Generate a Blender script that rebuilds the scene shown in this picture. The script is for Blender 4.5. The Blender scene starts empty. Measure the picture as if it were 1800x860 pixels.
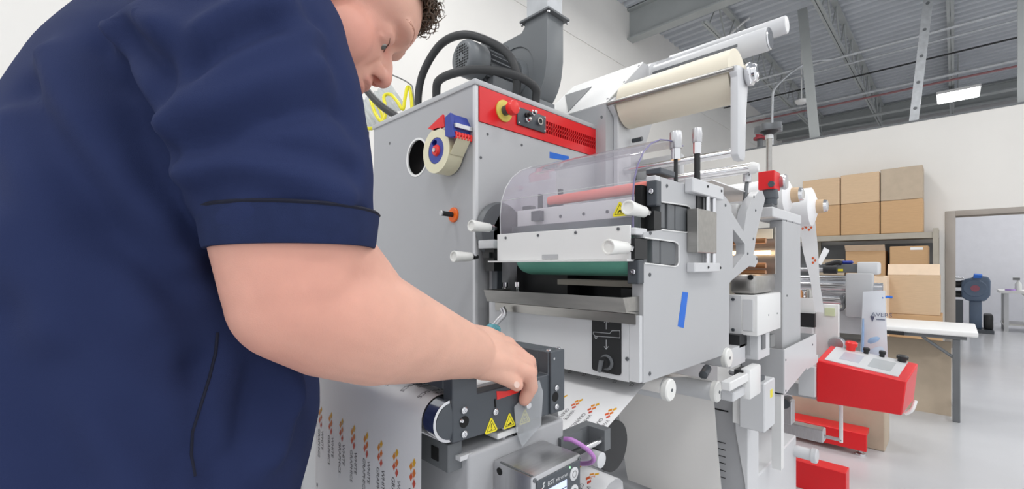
import bpy, bmesh, math, random
import numpy as np
from mathutils import Vector, Matrix, noise
from mathutils.geometry import tessellate_polygon

random.seed(7)
S2 = math.sqrt(2.0)
EYE = 1.25          # camera height above the floor
FPX = 778.0         # focal length in pixels of the 1800 x 860 frame
HOR = 467.0         # horizon row
SC = bpy.context.scene
COL = SC.collection

# ------------------------------------------------------------------ camera
cd = bpy.data.cameras.new('camera')
cd.sensor_fit = 'HORIZONTAL'
cd.sensor_width = 36.0
cd.lens = 36.0 * FPX / 1800.0
cd.shift_y = (HOR - 430.0) / 1800.0
cd.clip_start = 0.02
cam = bpy.data.objects.new('camera', cd)
COL.objects.link(cam)
cam.location = (0, 0, EYE)
cam.rotation_euler = (math.radians(90), 0, math.radians(-45))
SC.camera = cam

# ------------------------------------------------------------------ world, exposure
w = bpy.data.worlds.new('hall_light')
SC.world = w
w.use_nodes = True
w.node_tree.nodes['Background'].inputs[0].default_value = (0.95, 0.97, 1.0, 1)
w.node_tree.nodes['Background'].inputs[1].default_value = 1.12
SC.view_settings.view_transform = 'Standard'
SC.view_settings.look = 'None'
SC.view_settings.gamma = 1.0
SC.view_settings.use_curve_mapping = False
SC.view_settings.exposure = 0.0
try:
    SC.cycles.max_bounces = 8
    SC.cycles.transparent_max_bounces = 12
    SC.cycles.use_denoising = True
    SC.cycles.caustics_reflective = False
    SC.cycles.caustics_refractive = False
except Exception:
    pass
LAMP_W = 40.0       # watts of every ceiling light

# ------------------------------------------------------------------ pixel -> place on a known plane
def PY(u, v, Y):
    k = (u - 900) / FPX; d = Y * S2 / (1 - k)
    return Vector((d * (1 + k) / S2, Y, EYE + d * (HOR - v) / FPX))
def PX(u, v, X):
    k = (u - 900) / FPX; d = X * S2 / (1 + k)
    return Vector((X, d * (1 - k) / S2, EYE + d * (HOR - v) / FPX))
def PD(u, v, d):
    k = (u - 900) / FPX
    return Vector((d * (1 + k) / S2, d * (1 - k) / S2, EYE + d * (HOR - v) / FPX))

# ------------------------------------------------------------------ materials
def srgb(c):
    return tuple(((x / 255) / 12.92 if x <= 10 else ((x / 255 + 0.055) / 1.055) ** 2.4) for x in c) + (1.0,)

MATS = {}
def mat(name, col, rough=0.5, metal=0.0, var=0.06, vscale=8.0, bump=0.0, bscale=120.0, coat=0.0, sss=0.0, stretch=None, spec=0.5):
    m = bpy.data.materials.new(name); m.use_nodes = True
    nt = m.node_tree; b = nt.nodes['Principled BSDF']
    c = srgb(col)
    b.inputs['Roughness'].default_value = rough
    b.inputs['Metallic'].default_value = metal
    b.inputs['Specular IOR Level'].default_value = spec
    if coat: b.inputs['Coat Weight'].default_value = coat; b.inputs['Coat Roughness'].default_value = 0.1
    if sss:
        b.inputs['Subsurface Weight'].default_value = sss
        b.inputs['Subsurface Radius'].default_value = (0.012, 0.005, 0.003)
        b.inputs['Subsurface Scale'].default_value = 1.0
    tc = nt.nodes.new('ShaderNodeTexCoord')
    mp = nt.nodes.new('ShaderNodeMapping')
    if stretch: mp.inputs['Scale'].default_value = stretch
    nt.links.new(tc.outputs['Object'], mp.inputs['Vector'])
    nz = nt.nodes.new('ShaderNodeTexNoise'); nz.inputs['Scale'].default_value = vscale; nz.inputs['Detail'].default_value = 5
    nt.links.new(mp.outputs['Vector'], nz.inputs['Vector'])
    rp = nt.nodes.new('ShaderNodeValToRGB')
    rp.color_ramp.elements[0].position = 0.3; rp.color_ramp.elements[1].position = 0.7
    rp.color_ramp.elements[0].color = tuple(x * (1 - var) for x in c[:3]) + (1,)
    rp.color_ramp.elements[1].color = tuple(min(1, x * (1 + var)) for x in c[:3]) + (1,)
    nt.links.new(nz.outputs['Fac'], rp.inputs['Fac'])
    nt.links.new(rp.outputs['Color'], b.inputs['Base Color'])
    if bump:
        n2 = nt.nodes.new('ShaderNodeTexNoise'); n2.inputs['Scale'].default_value = bscale; n2.inputs['Detail'].default_value = 3
        nt.links.new(mp.outputs['Vector'], n2.inputs['Vector'])
        bp = nt.nodes.new('ShaderNodeBump'); bp.inputs['Strength'].default_value = bump; bp.inputs['Distance'].default_value = 0.002
        nt.links.new(n2.outputs['Fac'], bp.inputs['Height'])
        nt.links.new(bp.outputs['Normal'], b.inputs['Normal'])
    MATS[name] = m
    return m
def emit(name, col, strength):
    m = mat(name, col, 0.4, var=0.0)
    b = m.node_tree.nodes['Principled BSDF']
    b.inputs['Emission Color'].default_value = srgb(col); b.inputs['Emission Strength'].default_value = strength
    return m
def clear(name, tint, haze, hazecol, rough=0.05):
    m = bpy.data.materials.new(name); m.use_nodes = True
    nt = m.node_tree; nt.nodes.clear()
    out = nt.nodes.new('ShaderNodeOutputMaterial')
    tr = nt.nodes.new('ShaderNodeBsdfTransparent'); tr.inputs[0].default_value = srgb(tint)
    df = nt.nodes.new('ShaderNodeBsdfDiffuse'); df.inputs[0].default_value = srgb(hazecol)
    gl = nt.nodes.new('ShaderNodeBsdfGlossy'); gl.inputs['Roughness'].default_value = rough
    lw = nt.nodes.new('ShaderNodeLayerWeight'); lw.inputs[0].default_value = 0.5
    pw = nt.nodes.new('ShaderNodeMath'); pw.operation = 'POWER'; pw.inputs[1].default_value = 3.5
    fr = nt.nodes.new('ShaderNodeMath'); fr.operation = 'MULTIPLY_ADD'; fr.inputs[1].default_value = 0.6; fr.inputs[2].default_value = 0.045
    nt.links.new(lw.outputs['Facing'], pw.inputs[0]); nt.links.new(pw.outputs[0], fr.inputs[0])
    nz = nt.nodes.new('ShaderNodeTexNoise'); nz.inputs['Scale'].default_value = 6
    tc = nt.nodes.new('ShaderNodeTexCoord'); nt.links.new(tc.outputs['Object'], nz.inputs['Vector'])
    mr = nt.nodes.new('ShaderNodeMapRange'); mr.inputs[3].default_value = haze * 0.6; mr.inputs[4].default_value = haze * 1.4
    nt.links.new(nz.outputs['Fac'], mr.inputs[0])
    m1 = nt.nodes.new('ShaderNodeMixShader'); m2 = nt.nodes.new('ShaderNodeMixShader')
    nt.links.new(mr.outputs[0], m1.inputs[0]); nt.links.new(tr.outputs[0], m1.inputs[1]); nt.links.new(df.outputs[0], m1.inputs[2])
    nt.links.new(fr.outputs[0], m2.inputs[0]); nt.links.new(m1.outputs[0], m2.inputs[1]); nt.links.new(gl.outputs[0], m2.inputs[2])
    nt.links.new(m2.outputs[0], out.inputs[0])
    MATS[name] = m
    return m

M_wall = mat('wall_paint', (228, 226, 222), 0.75, var=0.02, vscale=1.5, bump=0.05, bscale=60)
M_wall2 = mat('wall_paint_grey', (196, 196, 198), 0.75, var=0.03, vscale=1.2, bump=0.05, bscale=60)
M_floor = mat('floor_epoxy', (197, 198, 201), 0.22, var=0.05, vscale=1.3, coat=0.2)
M_deck = mat('deck_steel', (196, 200, 206), 0.55, 0.0, var=0.06, vscale=2)
M_steel = mat('steel_grey_paint', (164, 168, 168), 0.55, 0.0, var=0.05, vscale=3)
M_galv = mat('galvanised', (190, 193, 196), 0.4, 0.4, var=0.12, vscale=14)
M_paint = mat('press_grey_paint', (184, 185, 187), 0.42, var=0.025, vscale=3, bump=0.03, bscale=500)
M_paint2 = mat('press_light_paint', (208, 209, 211), 0.40, var=0.02, vscale=3, bump=0.03, bscale=500)
M_white = mat('white_paint', (232, 232, 231), 0.4, var=0.02, vscale=3)
M_side = mat('cabinet_side_paint', (170, 171, 174), 0.45, var=0.025, vscale=2, bump=0.03, bscale=500)
M_red = mat('red_paint', (222, 24, 32), 0.35, var=0.04, vscale=4)
M_redp = mat('red_plastic', (236, 48, 44), 0.35, var=0.03)
M_dark = mat('dark_grey_paint', (74, 79, 85), 0.4, var=0.05, vscale=6, bump=0.03, bscale=600)
M_mid = mat('mid_grey_paint', (104, 107, 110), 0.45, var=0.05, vscale=5)
M_blower = mat('blower_grey', (112, 116, 119), 0.42, var=0.05, vscale=4)
M_black = mat('black_plastic', (30, 31, 33), 0.45, var=0.08)
M_void = mat('black_void', (10, 10, 11), 0.8, var=0.0)
M_rubber = mat('hose_rubber', (52, 53, 54), 0.5, var=0.08, vscale=30, bump=0.1, bscale=300)
M_chrome = mat('bright_steel', (222, 222, 224), 0.16, 1.0, var=0.04, vscale=10)
M_alu = mat('brushed_aluminium', (200, 200, 202), 0.32, 0.9, var=0.06, vscale=30, stretch=(1, 8, 1))
M_stain = mat('stainless', (172, 170, 166), 0.3, 0.9, var=0.08, vscale=12, stretch=(6, 1, 6))
M_nylon = mat('white_nylon', (236, 236, 232), 0.35, var=0.02)
M_cream = mat('cream_paper', (238, 230, 210), 0.6, var=0.02, vscale=6)
M_paper = mat('white_paper', (242, 242, 243), 0.35, var=0.012, vscale=5)
M_matrix = mat('matrix_paper', (238, 235, 231), 0.5, var=0.02, vscale=4)
M_ink = mat('grey_ink', (92, 88, 92), 0.6, var=0.05)
M_blackink = mat('black_ink', (24, 24, 26), 0.6, var=0.02)
M_whiteink = mat('white_ink', (214, 216, 218), 0.6, var=0.02)
M_inks = [mat('ink_' + n, c, 0.5, var=0.03) for n, c in
          (('yellow', (233, 176, 40)), ('amber', (232, 150, 44)), ('orange', (229, 125, 48)), ('coral', (222, 98, 52)), ('rust', (208, 82, 62)))]
M_yellow = mat('warning_yellow', (240, 224, 44), 0.45, var=0.03)
M_ltyellow = mat('collar_yellow', (222, 206, 96), 0.45, var=0.04)
M_blue = mat('blue_plastic', (48, 66, 156), 0.4, var=0.05)
M_btape = mat('blue_masking_tape', (38, 108, 208), 0.6, var=0.06, vscale=40, bump=0.1, bscale=400)
M_orange = mat('orange_plastic', (244, 108, 26), 0.4, var=0.04)
M_tape = mat('packing_tape_roll', (226, 220, 190), 0.3, var=0.03, vscale=20)
M_teal = mat('teal_cylinder', (128, 206, 182), 0.4, var=0.05, vscale=8)
M_salmon = mat('salmon_roller', (244, 136, 122), 0.45, var=0.03)
M_gold = mat('copper_warm', (196, 140, 96), 0.35, 0.6, var=0.08)
M_card = mat('cardboard', (196, 160, 120), 0.8, var=0.05, vscale=10, stretch=(1, 1, 12))
M_card2 = mat('cardboard_pale', (206, 178, 146), 0.8, var=0.05, vscale=10, stretch=(1, 1, 12))
M_card3 = mat('cardboard_light', (228, 204, 178), 0.8, var=0.04, vscale=10)
M_card4 = mat('cardboard_grey', (184, 168, 148), 0.8, var=0.05, vscale=10)
M_shelf = mat('shelf_taupe', (168, 162, 150), 0.5, 0.1, var=0.05)
M_jamb = mat('door_frame_taupe', (164, 157, 150), 0.5, var=0.03)
M_bgrey = mat('blue_grey_machine', (88, 104, 126), 0.45, var=0.05)
M_cloth = mat('teal_cloth', (112, 176, 186), 0.85, var=0.25, vscale=60, bump=0.5, bscale=250)
M_purple = mat('purple_cable', (186, 128, 196), 0.4, var=0.05)
M_ylw_tube = mat('yellow_air_tube', (236, 226, 40), 0.3, var=0.04)
M_pvc = mat('pvc_white', (226, 228, 226), 0.35, var=0.04)
M_plug = mat('grey_plastic', (126, 128, 128), 0.5, var=0.05)
M_screen = emit('lit_screen', (196, 206, 232), 0.55)
M_led = emit('green_led', (140, 230, 150), 1.5)
M_warm = emit('warm_lamp', (255, 214, 170), 5.0)
M_lamp = emit('lamp_diffuser', (255, 255, 255), 7.0)
M_clear = clear('clear_guard', (250, 248, 252), 0.20, (226, 220, 232))
M_flap = clear('clear_flap', (240, 242, 244), 0.24, (232, 234, 236), 0.15)
M_duct = clear('clear_duct', (244, 246, 246), 0.45, (222, 226, 226), 0.1)
M_edge = mat('guard_edge_violet', (128, 122, 158), 0.2, var=0.03)

# ------------------------------------------------------------------ mesh builder
class MB:
    def __init__(s): s.bm = bmesh.new()
    def box(s, x0, x1, y0, y1, z0, z1):
        x0, x1 = sorted((x0, x1)); y0, y1 = sorted((y0, y1)); z0, z1 = sorted((z0, z1))
        v = [s.bm.verts.new(p) for p in ((x0,y0,z0),(x1,y0,z0),(x1,y1,z0),(x0,y1,z0),(x0,y0,z1),(x1,y0,z1),(x1,y1,z1),(x0,y1,z1))]
        for f in ((0,3,2,1),(4,5,6,7),(0,1,5,4),(1,2,6,5),(2,3,7,6),(3,0,4,7)): s.bm.faces.new([v[i] for i in f])
        return s
    def hexa(s, p):   # eight corners: bottom four, top four
        v = [s.bm.verts.new(q) for q in p]
        for f in ((0,3,2,1),(4,5,6,7),(0,1,5,4),(1,2,6,5),(2,3,7,6),(3,0,4,7)): s.bm.faces.new([v[i] for i in f])
        return s
    def slab(s, loops, t):   # loops of 3D points in one plane (first outer, then holes), thickness vector t
        loops = [[Vector(p) for p in l] for l in loops]
        tris = tessellate_polygon(loops)
        flat = [p for l in loops for p in l]
        t = Vector(t)
        a = [s.bm.verts.new(p) for p in flat]; b = [s.bm.verts.new(p + t) for p in flat]
        for q in tris:
            try:
                s.bm.faces.new([a[i] for i in q]); s.bm.faces.new([b[i] for i in reversed(q)])
            except ValueError: pass
        o = 0
        for l in loops:
            n = len(l)
            for i in range(n):
                j = (i + 1) % n
                try: s.bm.faces.new((a[o+i], a[o+j], b[o+j], b[o+i]))
                except ValueError: pass
            o += n
        return s
    def lathe(s, p0, axis, prof, n=28, caps=True):
        p0 = Vector(p0); ax = Vector(axis).normalized()
        e1 = ax.orthogonal().normalized(); e2 = ax.cross(e1)
        rings = []
        for t, r in prof:
            r = max(r, 1e-5)
            rings.append([s.bm.verts.new(p0 + ax*t + (e1*math.cos(2*math.pi*i/n) + e2*math.sin(2*math.pi*i/n))*r) for i in range(n)])
        for a, b in zip(rings, rings[1:]):
            for i in range(n):
                s.bm.faces.new((a[i], a[(i+1)%n], b[(i+1)%n], b[i]))
        if caps:
            s.bm.faces.new(list(reversed(rings[0]))); s.bm.faces.new(rings[-1])
        return s
    def cyl(s, p0, p1, r, n=24, r2=None, ch=0.0):
        p0 = Vector(p0); p1 = Vector(p1); L = (p1-p0).length; r2 = r if r2 is None else r2
        if ch: pr = [(0, r-ch), (ch, r), (L-ch, r2), (L, r2-ch)]
        else: pr = [(0, r), (L, r2)]
        return s.lathe(p0, p1-p0, pr, n)
    def ring(s, c, axis, r0, r1, h, n=32):
        return s.lathe(c, axis, [(0,r0),(0,r1),(h,r1),(h,r0),(0,r0)], n, caps=False)
    def sphere(s, c, r, sc=(1,1,1), n=16, rot=None):
        mt = Matrix.Translation(Vector(c)) @ (rot.to_4x4() if rot else Matrix.Identity(4)) @ Matrix.Diagonal((r*sc[0], r*sc[1], r*sc[2], 1))
        bmesh.ops.create_uvsphere(s.bm, u_segments=n, v_segments=max(6, n*2//3), radius=1.0, matrix=mt)
        return s
    def tube(s, pts, r, n=10, sub=6, caps=True, radii=None):
        pts = [Vector(p) for p in pts]
        if sub > 1 and len(pts) > 2:
            q = []; rr = []
            P = [pts[0]*2-pts[1]] + pts + [pts[-1]*2-pts[-2]]
            R = None
            if radii: R = [radii[0]] + list(radii) + [radii[-1]]
            for i in range(1, len(P)-2):
                for k in range(sub):
                    t = k/sub
                    a, b, c, d = P[i-1], P[i], P[i+1], P[i+2]
                    q.append(0.5*((2*b) + (c-a)*t + (2*a-5*b+4*c-d)*t*t + (3*b-a-3*c+d)*t**3))
                    if R: rr.append(R[i]*(1-t)+R[i+1]*t)
            q.append(pts[-1])
            if R: rr.append(radii[-1])
            pts = q
        else: rr = list(radii) if radii else None
        up = None; rings = []
        for i, p in enumerate(pts):
            t = (pts[min(i+1, len(pts)-1)] - pts[max(i-1, 0)])
            if t.length < 1e-9: t = Vector((0,0,1))
            t.normalize()
            if up is None: up = t.orthogonal().normalized()
            else:
                up = up - t*up.dot(t)
                up = up.normalized() if up.length > 1e-6 else t.orthogonal().normalized()
            e2 = t.cross(up); ra = rr[i] if rr else r
            rings.append([s.bm.verts.new(p + (up*math.cos(2*math.pi*k/n)+e2*math.sin(2*math.pi*k/n))*ra) for k in range(n)])
        for a, b in zip(rings, rings[1:]):
            for k in range(n): s.bm.faces.new((a[k], a[(k+1)%n], b[(k+1)%n], b[k]))
        if caps:
            s.bm.faces.new(list(reversed(rings[0]))); s.bm.faces.new(rings[-1])
        return s
    def quad(s, a, b, c, d):
        s.bm.faces.new([s.bm.verts.new(p) for p in (a, b, c, d)]); return s
    def poly(s, pts):
        s.bm.faces.new([s.bm.verts.new(p) for p in pts]); return s
    def bevel(s, w, seg=2, ang=40):
        bmesh.ops.recalc_face_normals(s.bm, faces=s.bm.faces)
        ed = [e for e in s.bm.edges if len(e.link_faces) == 2 and e.calc_face_angle(0) > math.radians(ang)]
        if ed: bmesh.ops.bevel(s.bm, geom=ed, offset=w, segments=seg, affect='EDGES', profile=0.5, clamp_overlap=True)
        return s
    def build(s, name, material, parent=None, loc=(0,0,0), smooth=35):
        bmesh.ops.recalc_face_normals(s.bm, faces=s.bm.faces)
        me = bpy.data.meshes.new(name); s.bm.to_mesh(me); s.bm.free()
        me.materials.append(material)
        me.shade_smooth(); me.set_sharp_from_angle(angle=math.radians(smooth))
        o = bpy.data.objects.new(name, me); COL.objects.link(o)
        if parent is not None:
            o.parent = parent
            root = parent
            loc_p = Vector((0,0,0))
            while root is not None:
                loc_p += root.location; root = root.parent
            me.transform(Matrix.Translation(-loc_p))
        else:
            c = Vector(loc); me.transform(Matrix.Translation(-c)); o.location = c
        return o

def thing(name, label, cat, loc=(0,0,0), group=None):
    o = bpy.data.objects.new(name, None); COL.objects.link(o)
    o.location = loc; o.empty_display_size = 0.05
    o['label'] = label; o['category'] = cat
    if group: o['group'] = group
    return o
def tag(o, label, cat, group=None):
    o['label'] = label; o['category'] = cat
    if group: o['group'] = group
    return o
def struct(o): o['kind'] = 'structure'; return o
def stuff(o): o['kind'] = 'stuff'; return o
def base_of(*pts):
    return (sum(p[0] for p in pts)/len(pts), sum(p[1] for p in pts)/len(pts), min(p[2] for p in pts))

def rectY(u0, v0, u1, v1, Y):          # wall-parallel rectangle on a plane Y: x0, x1, z0, z1
    a = PY(u0, v0, Y); b = PY(u0, v1, Y); c = PY(u1, v0, Y)
    return a.x, c.x, b.z, a.z
def rectX(u0, v0, u1, v1, X):
    a = PX(u1, v0, X); b = PX(u1, v1, X); c = PX(u0, v0, X)
    return a.y, c.y, b.z, a.z
def boxY(m, u0, v0, u1, v1, Y, dep):   # front face on plane Y, deep along +Y
    x0, x1, z0, z1 = rectY(u0, v0, u1, v1, Y); return m.box(x0, x1, Y, Y+dep, z0, z1)
def boxX(m, u0, v0, u1, v1, X, dep):
    y0, y1, z0, z1 = rectX(u0, v0, u1, v1, X); return m.box(X, X+dep, y0, y1, z0, z1)

def screws(parent, pts, axis, r=0.004, h=0.002, material=None, n=10):
    a = Vector(axis).normalized()
    first = None
    for p in pts:
        if first is None:
            p0 = Vector(p)
            first = MB().lathe(p0, a, [(0, r), (h*0.7, r), (h, r*0.7), (h, r*0.45), (h*0.4, r*0.4)], n).build('screw', material or M_plug, parent)
        else:
            o = first.copy(); COL.objects.link(o); o.location = first.location + (Vector(p) - p0)
    return first

def text_mesh(body, size, align='LEFT'):
    cu = bpy.data.curves.new('text', 'FONT'); cu.body = body; cu.size = size; cu.align_x = align
    cu.resolution_u = 2
    ob = bpy.data.objects.new('text', cu); COL.objects.link(ob)
    dg = bpy.context.evaluated_depsgraph_get(); dg.update()
    me = bpy.data.meshes.new_from_object(ob.evaluated_get(dg))
    bpy.data.objects.remove(ob); bpy.data.curves.remove(cu)
    v = [tuple(x.co) for x in me.vertices]; f = [tuple(p.vertices) for p in me.polygons]
    bpy.data.meshes.remove(me)
    return v, f
def write(body, size, origin, ex, ey, name, material, parent, align='LEFT', lift=None):
    v, f = text_mesh(body, size, align)
    o0 = Vector(origin); ex = Vector(ex).normalized(); ey = Vector(ey).normalized()
    bm = bmesh.new(); vs = [bm.verts.new(o0 + ex*p[0] + ey*p[1]) for p in v]
    for q in f:
        try: bm.faces.new([vs[i] for i in q])
        except ValueError: pass
    m = MB(); m.bm.free(); m.bm = bm
    return m.build(name, material, parent)
# ================================================================== THE HALL
YB, XF, XP, ZC, PT = 4.33, 17.8, 9.5, 6.05, 3.53   # back wall, far wall, partition, deck, partition top
X0, YR = -4.0, -7.0

struct(MB().box(X0, XF, YR, YB, -0.1, 0).build('floor', M_floor))
m = MB(); m.box(X0, XF+.1, YB, YB+.15, 0, ZC+.2)
struct(m.build('wall_back', M_wall))
m = MB()
z1 = 4.92   # joint in the back wall panels, a recess line
m.box(X0, XF, YB-.012, YB, 0, z1-.02).box(X0, XF, YB-.012, YB, z1+.02, ZC)
o = m.build('trim_1', M_wall); struct(o)
struct(MB().box(XF, XF+.15, YR, YB, 0, ZC).build('wall_far', M_wall2))
# partition with the doorway
DY0, DY1, DH = -1.75, 0.05, 2.03
m = MB()
m.box(XP, XP+.12, DY1, YB-.012, 0, PT).box(XP, XP+.12, YR, DY0, 0, PT).box(XP, XP+.12, DY0, DY1, DH, PT)
struct(m.build('wall_partition', M_wall))
m = MB()
m.box(XP-.015, XP+.135, DY1-.06, DY1+.05, 0, DH+.05).box(XP-.015, XP+.135, DY0-.05, DY0+.06, 0, DH+.05)
m.box(XP-.015, XP+.135, DY0+.06, DY1-.06, DH-.03, DH+.05)
m.box(XP+.05, XP+.09, DY0+.06, DY1-.06, DH-.05, DH-.03)
struct(m.bevel(.004).build('trim_2', M_jamb))
m = MB(); m.box(XP-.006, XP+.126, YR, YB-.02, PT, PT+.03)
struct(m.build('trim_3', M_mid))
# light inner wall seen through the doorway
struct(MB().box(14.2, 14.3, -5.0, 2.2, 0, 3.2).build('wall_inner', mat('inner_wall_paint', (232, 233, 240), .75, var=.02)))

# corrugated roof deck, ribs along Y
bm = bmesh.new(); pts = []; x = X0
while x < XF + .3:
    pts += [(x, 0), (x+.09, 0), (x+.12, .075), (x+.20, .075)]; x += .23
ra = [bm.verts.new((p[0], YR-.1, ZC+p[1])) for p in pts]; rb = [bm.verts.new((p[0], YB+.1, ZC+p[1])) for p in pts]
for i in range(len(pts)-1): bm.faces.new((ra[i], rb[i], rb[i+1], ra[i+1]))
m = MB(); m.bm.free(); m.bm = bm
struct(m.build('ceiling', M_deck, smooth=20))

# girders along Y, one at the wall beside the duct, one near the far wall
def girder(x, zb, label):
    m = MB()
    m.box(x-.1, x+.1, YR, YB-.012, zb, zb+.03).box(x-.1, x+.1, YR, YB-.012, ZC-.05, ZC-.02).box(x-.012, x+.012, YR, YB-.012, zb+.03, ZC-.05)
    o = m.build('steel_girder', M_steel, None, (x, 0, zb)); tag(o, label, 'girder'); return o
girder(7.45, 5.46, 'deep grey steel girder running out from the back wall under the roof deck')
girder(17.2, 5.55, 'dark far girder under the deck close to the far wall')

# open web joists along X, cloned
def joist(y, x0, x1):
    r = thing('bar_joist', 'open web steel roof joist under the deck, nearest the back wall', 'joist', (x0, y, 5.35), 'roof joists')
    m = MB(); m.box(x0, x1, y-.045, y+.045, 5.98, 6.03); m.build('top_chord', M_steel, r)
    m = MB(); m.box(x0, x1, y-.045, y-.006, 5.36, 5.40).box(x0, x1, y+.006, y+.045, 5.36, 5.40); m.build('bottom_chord', M_steel, r)
    m = MB(); x = x0+.2; k = 0; pl = []
    while x < x1: pl.append((x, y, 5.98 if k % 2 else 5.39)); x += .42; k += 1
    for a, b in zip(pl, pl[1:]): m.tube([a, b], .014, 6, 1)
    m.build('lattice_web', M_steel, r)
    return r
j0 = joist(3.0, 7.6, 17.1)
for dy in (1.53, .05, -1.45, -3.0, -4.5):
    c = j0.copy(); COL.objects.link(c); c.location = (7.6, dy, 5.35)
    c['label'] = 'open web steel roof joist under the deck, %s from the back wall' % {1.53: 'second', .05: 'third', -1.45: 'fourth', -3.0: 'fifth', -4.5: 'sixth'}[dy]
    for ch in list(j0.children):
        d = ch.copy(); COL.objects.link(d); d.parent = c

# pipes and conduits under the deck
def pipe(name, label, pts, r, material, sub=1):
    m = MB(); m.tube(pts, r, 8, sub); o = m.build(name, material, None, tuple(pts[0])); tag(o, label, 'pipe'); return o
pipe('conduit', 'pale conduit pair nearest the camera, crossing under the joists', [(10.6, 4.2, 5.3), (10.6, -6.5, 5.3)], .03, M_galv)
pipe('conduit', 'thin pale conduit running just beyond the nearest one under the joists', [(11.0, 4.2, 5.28), (11.0, -6.5, 5.28)], .02, M_galv)
pipe('conduit', 'black conduit crossing dark under the roof joists', [(11.9, 4.2, 5.3), (11.9, -6.5, 5.3)], .017, M_black)
pipe('sprinkler_pipe', 'dull red sprinkler pipe crossing under the roof deck', [(13.6, 4.2, 5.3), (13.6, -6.5, 5.3)], .024, mat('pipe_red', (160, 112, 114), .5))
pipe('conduit', 'grey conduit running beside the red sprinkler pipe', [(13.2, 4.2, 5.3), (13.2, -6.5, 5.3)], .035, M_galv)
pipe('conduit', 'grey conduit farthest away, near the far girder', [(15.4, 4.2, 5.33), (15.4, -6.5, 5.33)], .045, M_steel)
pipe('drop_conduit', 'white conduit dropping behind the black hand wheel from the roof', [(9.72, 2.52, 3.56), (9.72, 2.52, 4.4), (9.74, 2.45, 4.75), (10.3, 2.1, 5.25), (10.6, 1.7, 5.3)], .022, M_galv, 4)
pipe('hanging_cable', 'slack white cable looping down from the deck above the shafts', [tuple(PD(1265, 80, 8.6)), tuple(PD(1300, 45, 8.6)), tuple(PD(1350, 12, 8.6)), tuple(PD(1420, -5, 8.7)), tuple(PD(1460, -60, 8.7))], .02, M_white, 4)
# red sprinkler valve
v0 = PD(1336, 240, 8.9)
r = thing('sprinkler_valve', 'small red pipe valve on a dark riser beside the hand wheel', 'valve', (v0.x, v0.y, 0))
m = MB(); m.tube([Vector((v0.x, v0.y, 0)), v0], .05, 10, 1); m.build('riser', M_mid, r)
m = MB(); m.tube([v0, v0+Vector((0, 0, .1)), v0+Vector((.08, -.06, .18))], .075, 12, 4); m.lathe(v0-Vector((0, 0, .06)), (0, 0, 1), [(0, .12), (.04, .12)], 14); m.build('elbow', mat('valve_red', (158, 44, 58), .45), r)

# slanted studs standing on the partition
def stud(name, label, p0, p1, wy, holes, material):
    p0 = Vector(p0); p1 = Vector(p1); m = MB()
    r = thing(name, label, 'stud', tuple(p0))
    e = Vector((0, wy/2, 0)); dx = Vector((.04, 0, 0))
    m.hexa([p0-e, p0+e, p0+e+dx, p0-e+dx, p1-e, p1+e, p1+e+dx, p1-e+dx]); m.build('channel', material, r)
    if holes:
        n = int((p1-p0).length/.35)
        for i in range(n): MB().lathe(p0.lerp(p1, (i+.5)/n)-Vector((.003, 0, 0)), (1, 0, 0), [(0, .025), (.004, .025)], 10).build('slot_hole', M_mid, r)
a = PX(1432, 246, XP+.05); b = PX(1410, 5, XP+.05)
stud('wall_stud', 'grey steel stud rising left of the punched strut to the roof', (XP+.05, a.y, PT+.03), (XP+.05, b.y, ZC-.06), .15, False, M_steel)
a = PX(1606, 216, XP+.05)
stud('punched_strut', 'bright punched steel strut leaning up from the partition', (XP+.05, a.y, PT+.03), (XP+.05, a.y-.22, ZC-.06), .115, True, M_galv)
a = PX(1797, 180, XP+.05)
stud('wall_stud', 'grey steel stud at the right edge above the doorway', (XP+.05, a.y, PT+.03), (XP+.05, a.y, ZC-.06), .09, False, M_steel)

# ------------------------------------------------------------------ ceiling lights
def lamp(x, y, z=5.45, label='white LED panel light hanging under the roof deck', grp='hall panel lights', sx=1.2, sy=.7):
    r = thing('ceiling_light', label, 'light', (x, y, z), grp)
    MB().box(x-sx/2, x+sx/2, y-sy/2, y+sy/2, z+.012, z+.07).build('housing', M_white, r)
    MB().box(x-sx/2+.02, x+sx/2-.02, y-sy/2+.02, y+sy/2-.02, z, z+.012).build('diffuser', M_lamp, r)
    m = MB()
    for s in (-1, 1): m.tube([(x+s*sx*.4, y, z+.07), (x+s*sx*.4, y, ZC)], .008, 6, 1)
    m.build('hanger', M_steel, r)
    ld = bpy.data.lights.new('lamp_light', 'AREA'); ld.shape = 'RECTANGLE'; ld.size = sx; ld.size_y = sy; ld.energy = LAMP_W
    ld.color = (1.0, .985, .96)
    lo = bpy.data.objects.new('lamp_light', ld); COL.objects.link(lo); lo.parent = r; lo.location = (0, 0, -.02)
for x, y in ((-1.6, 2.2), (2.4, 2.4), (5.9, 2.0), (-1.6, -1.6), (2.4, -1.6), (6.5, -1.8), (11.5, -2.2), (2.4, -5), (6.5, -5), (11.5, -5.4), (-1.6, -5), (13.0, -2.3)):  # last one is out of view, added to brighten the inner wall
    lamp(x, y)
p = PD(1684, 169, 10.3)
lamp(p.x, p.y, p.z, 'bright white panel light seen glowing beyond the partition', None, .85, .72)
p = PD(1409, 184, 9.6)
o = MB().lathe(p, (0, 0, 1), [(0, .02), (.03, .1), (.09, .13), (.12, .05), (.13, .012), (ZC-p.z, .012)], 16).build('smoke_detector', M_white, None, tuple(p)); tag(o, 'small white dome fixture hanging left of the grey stud', 'detector')

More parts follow.
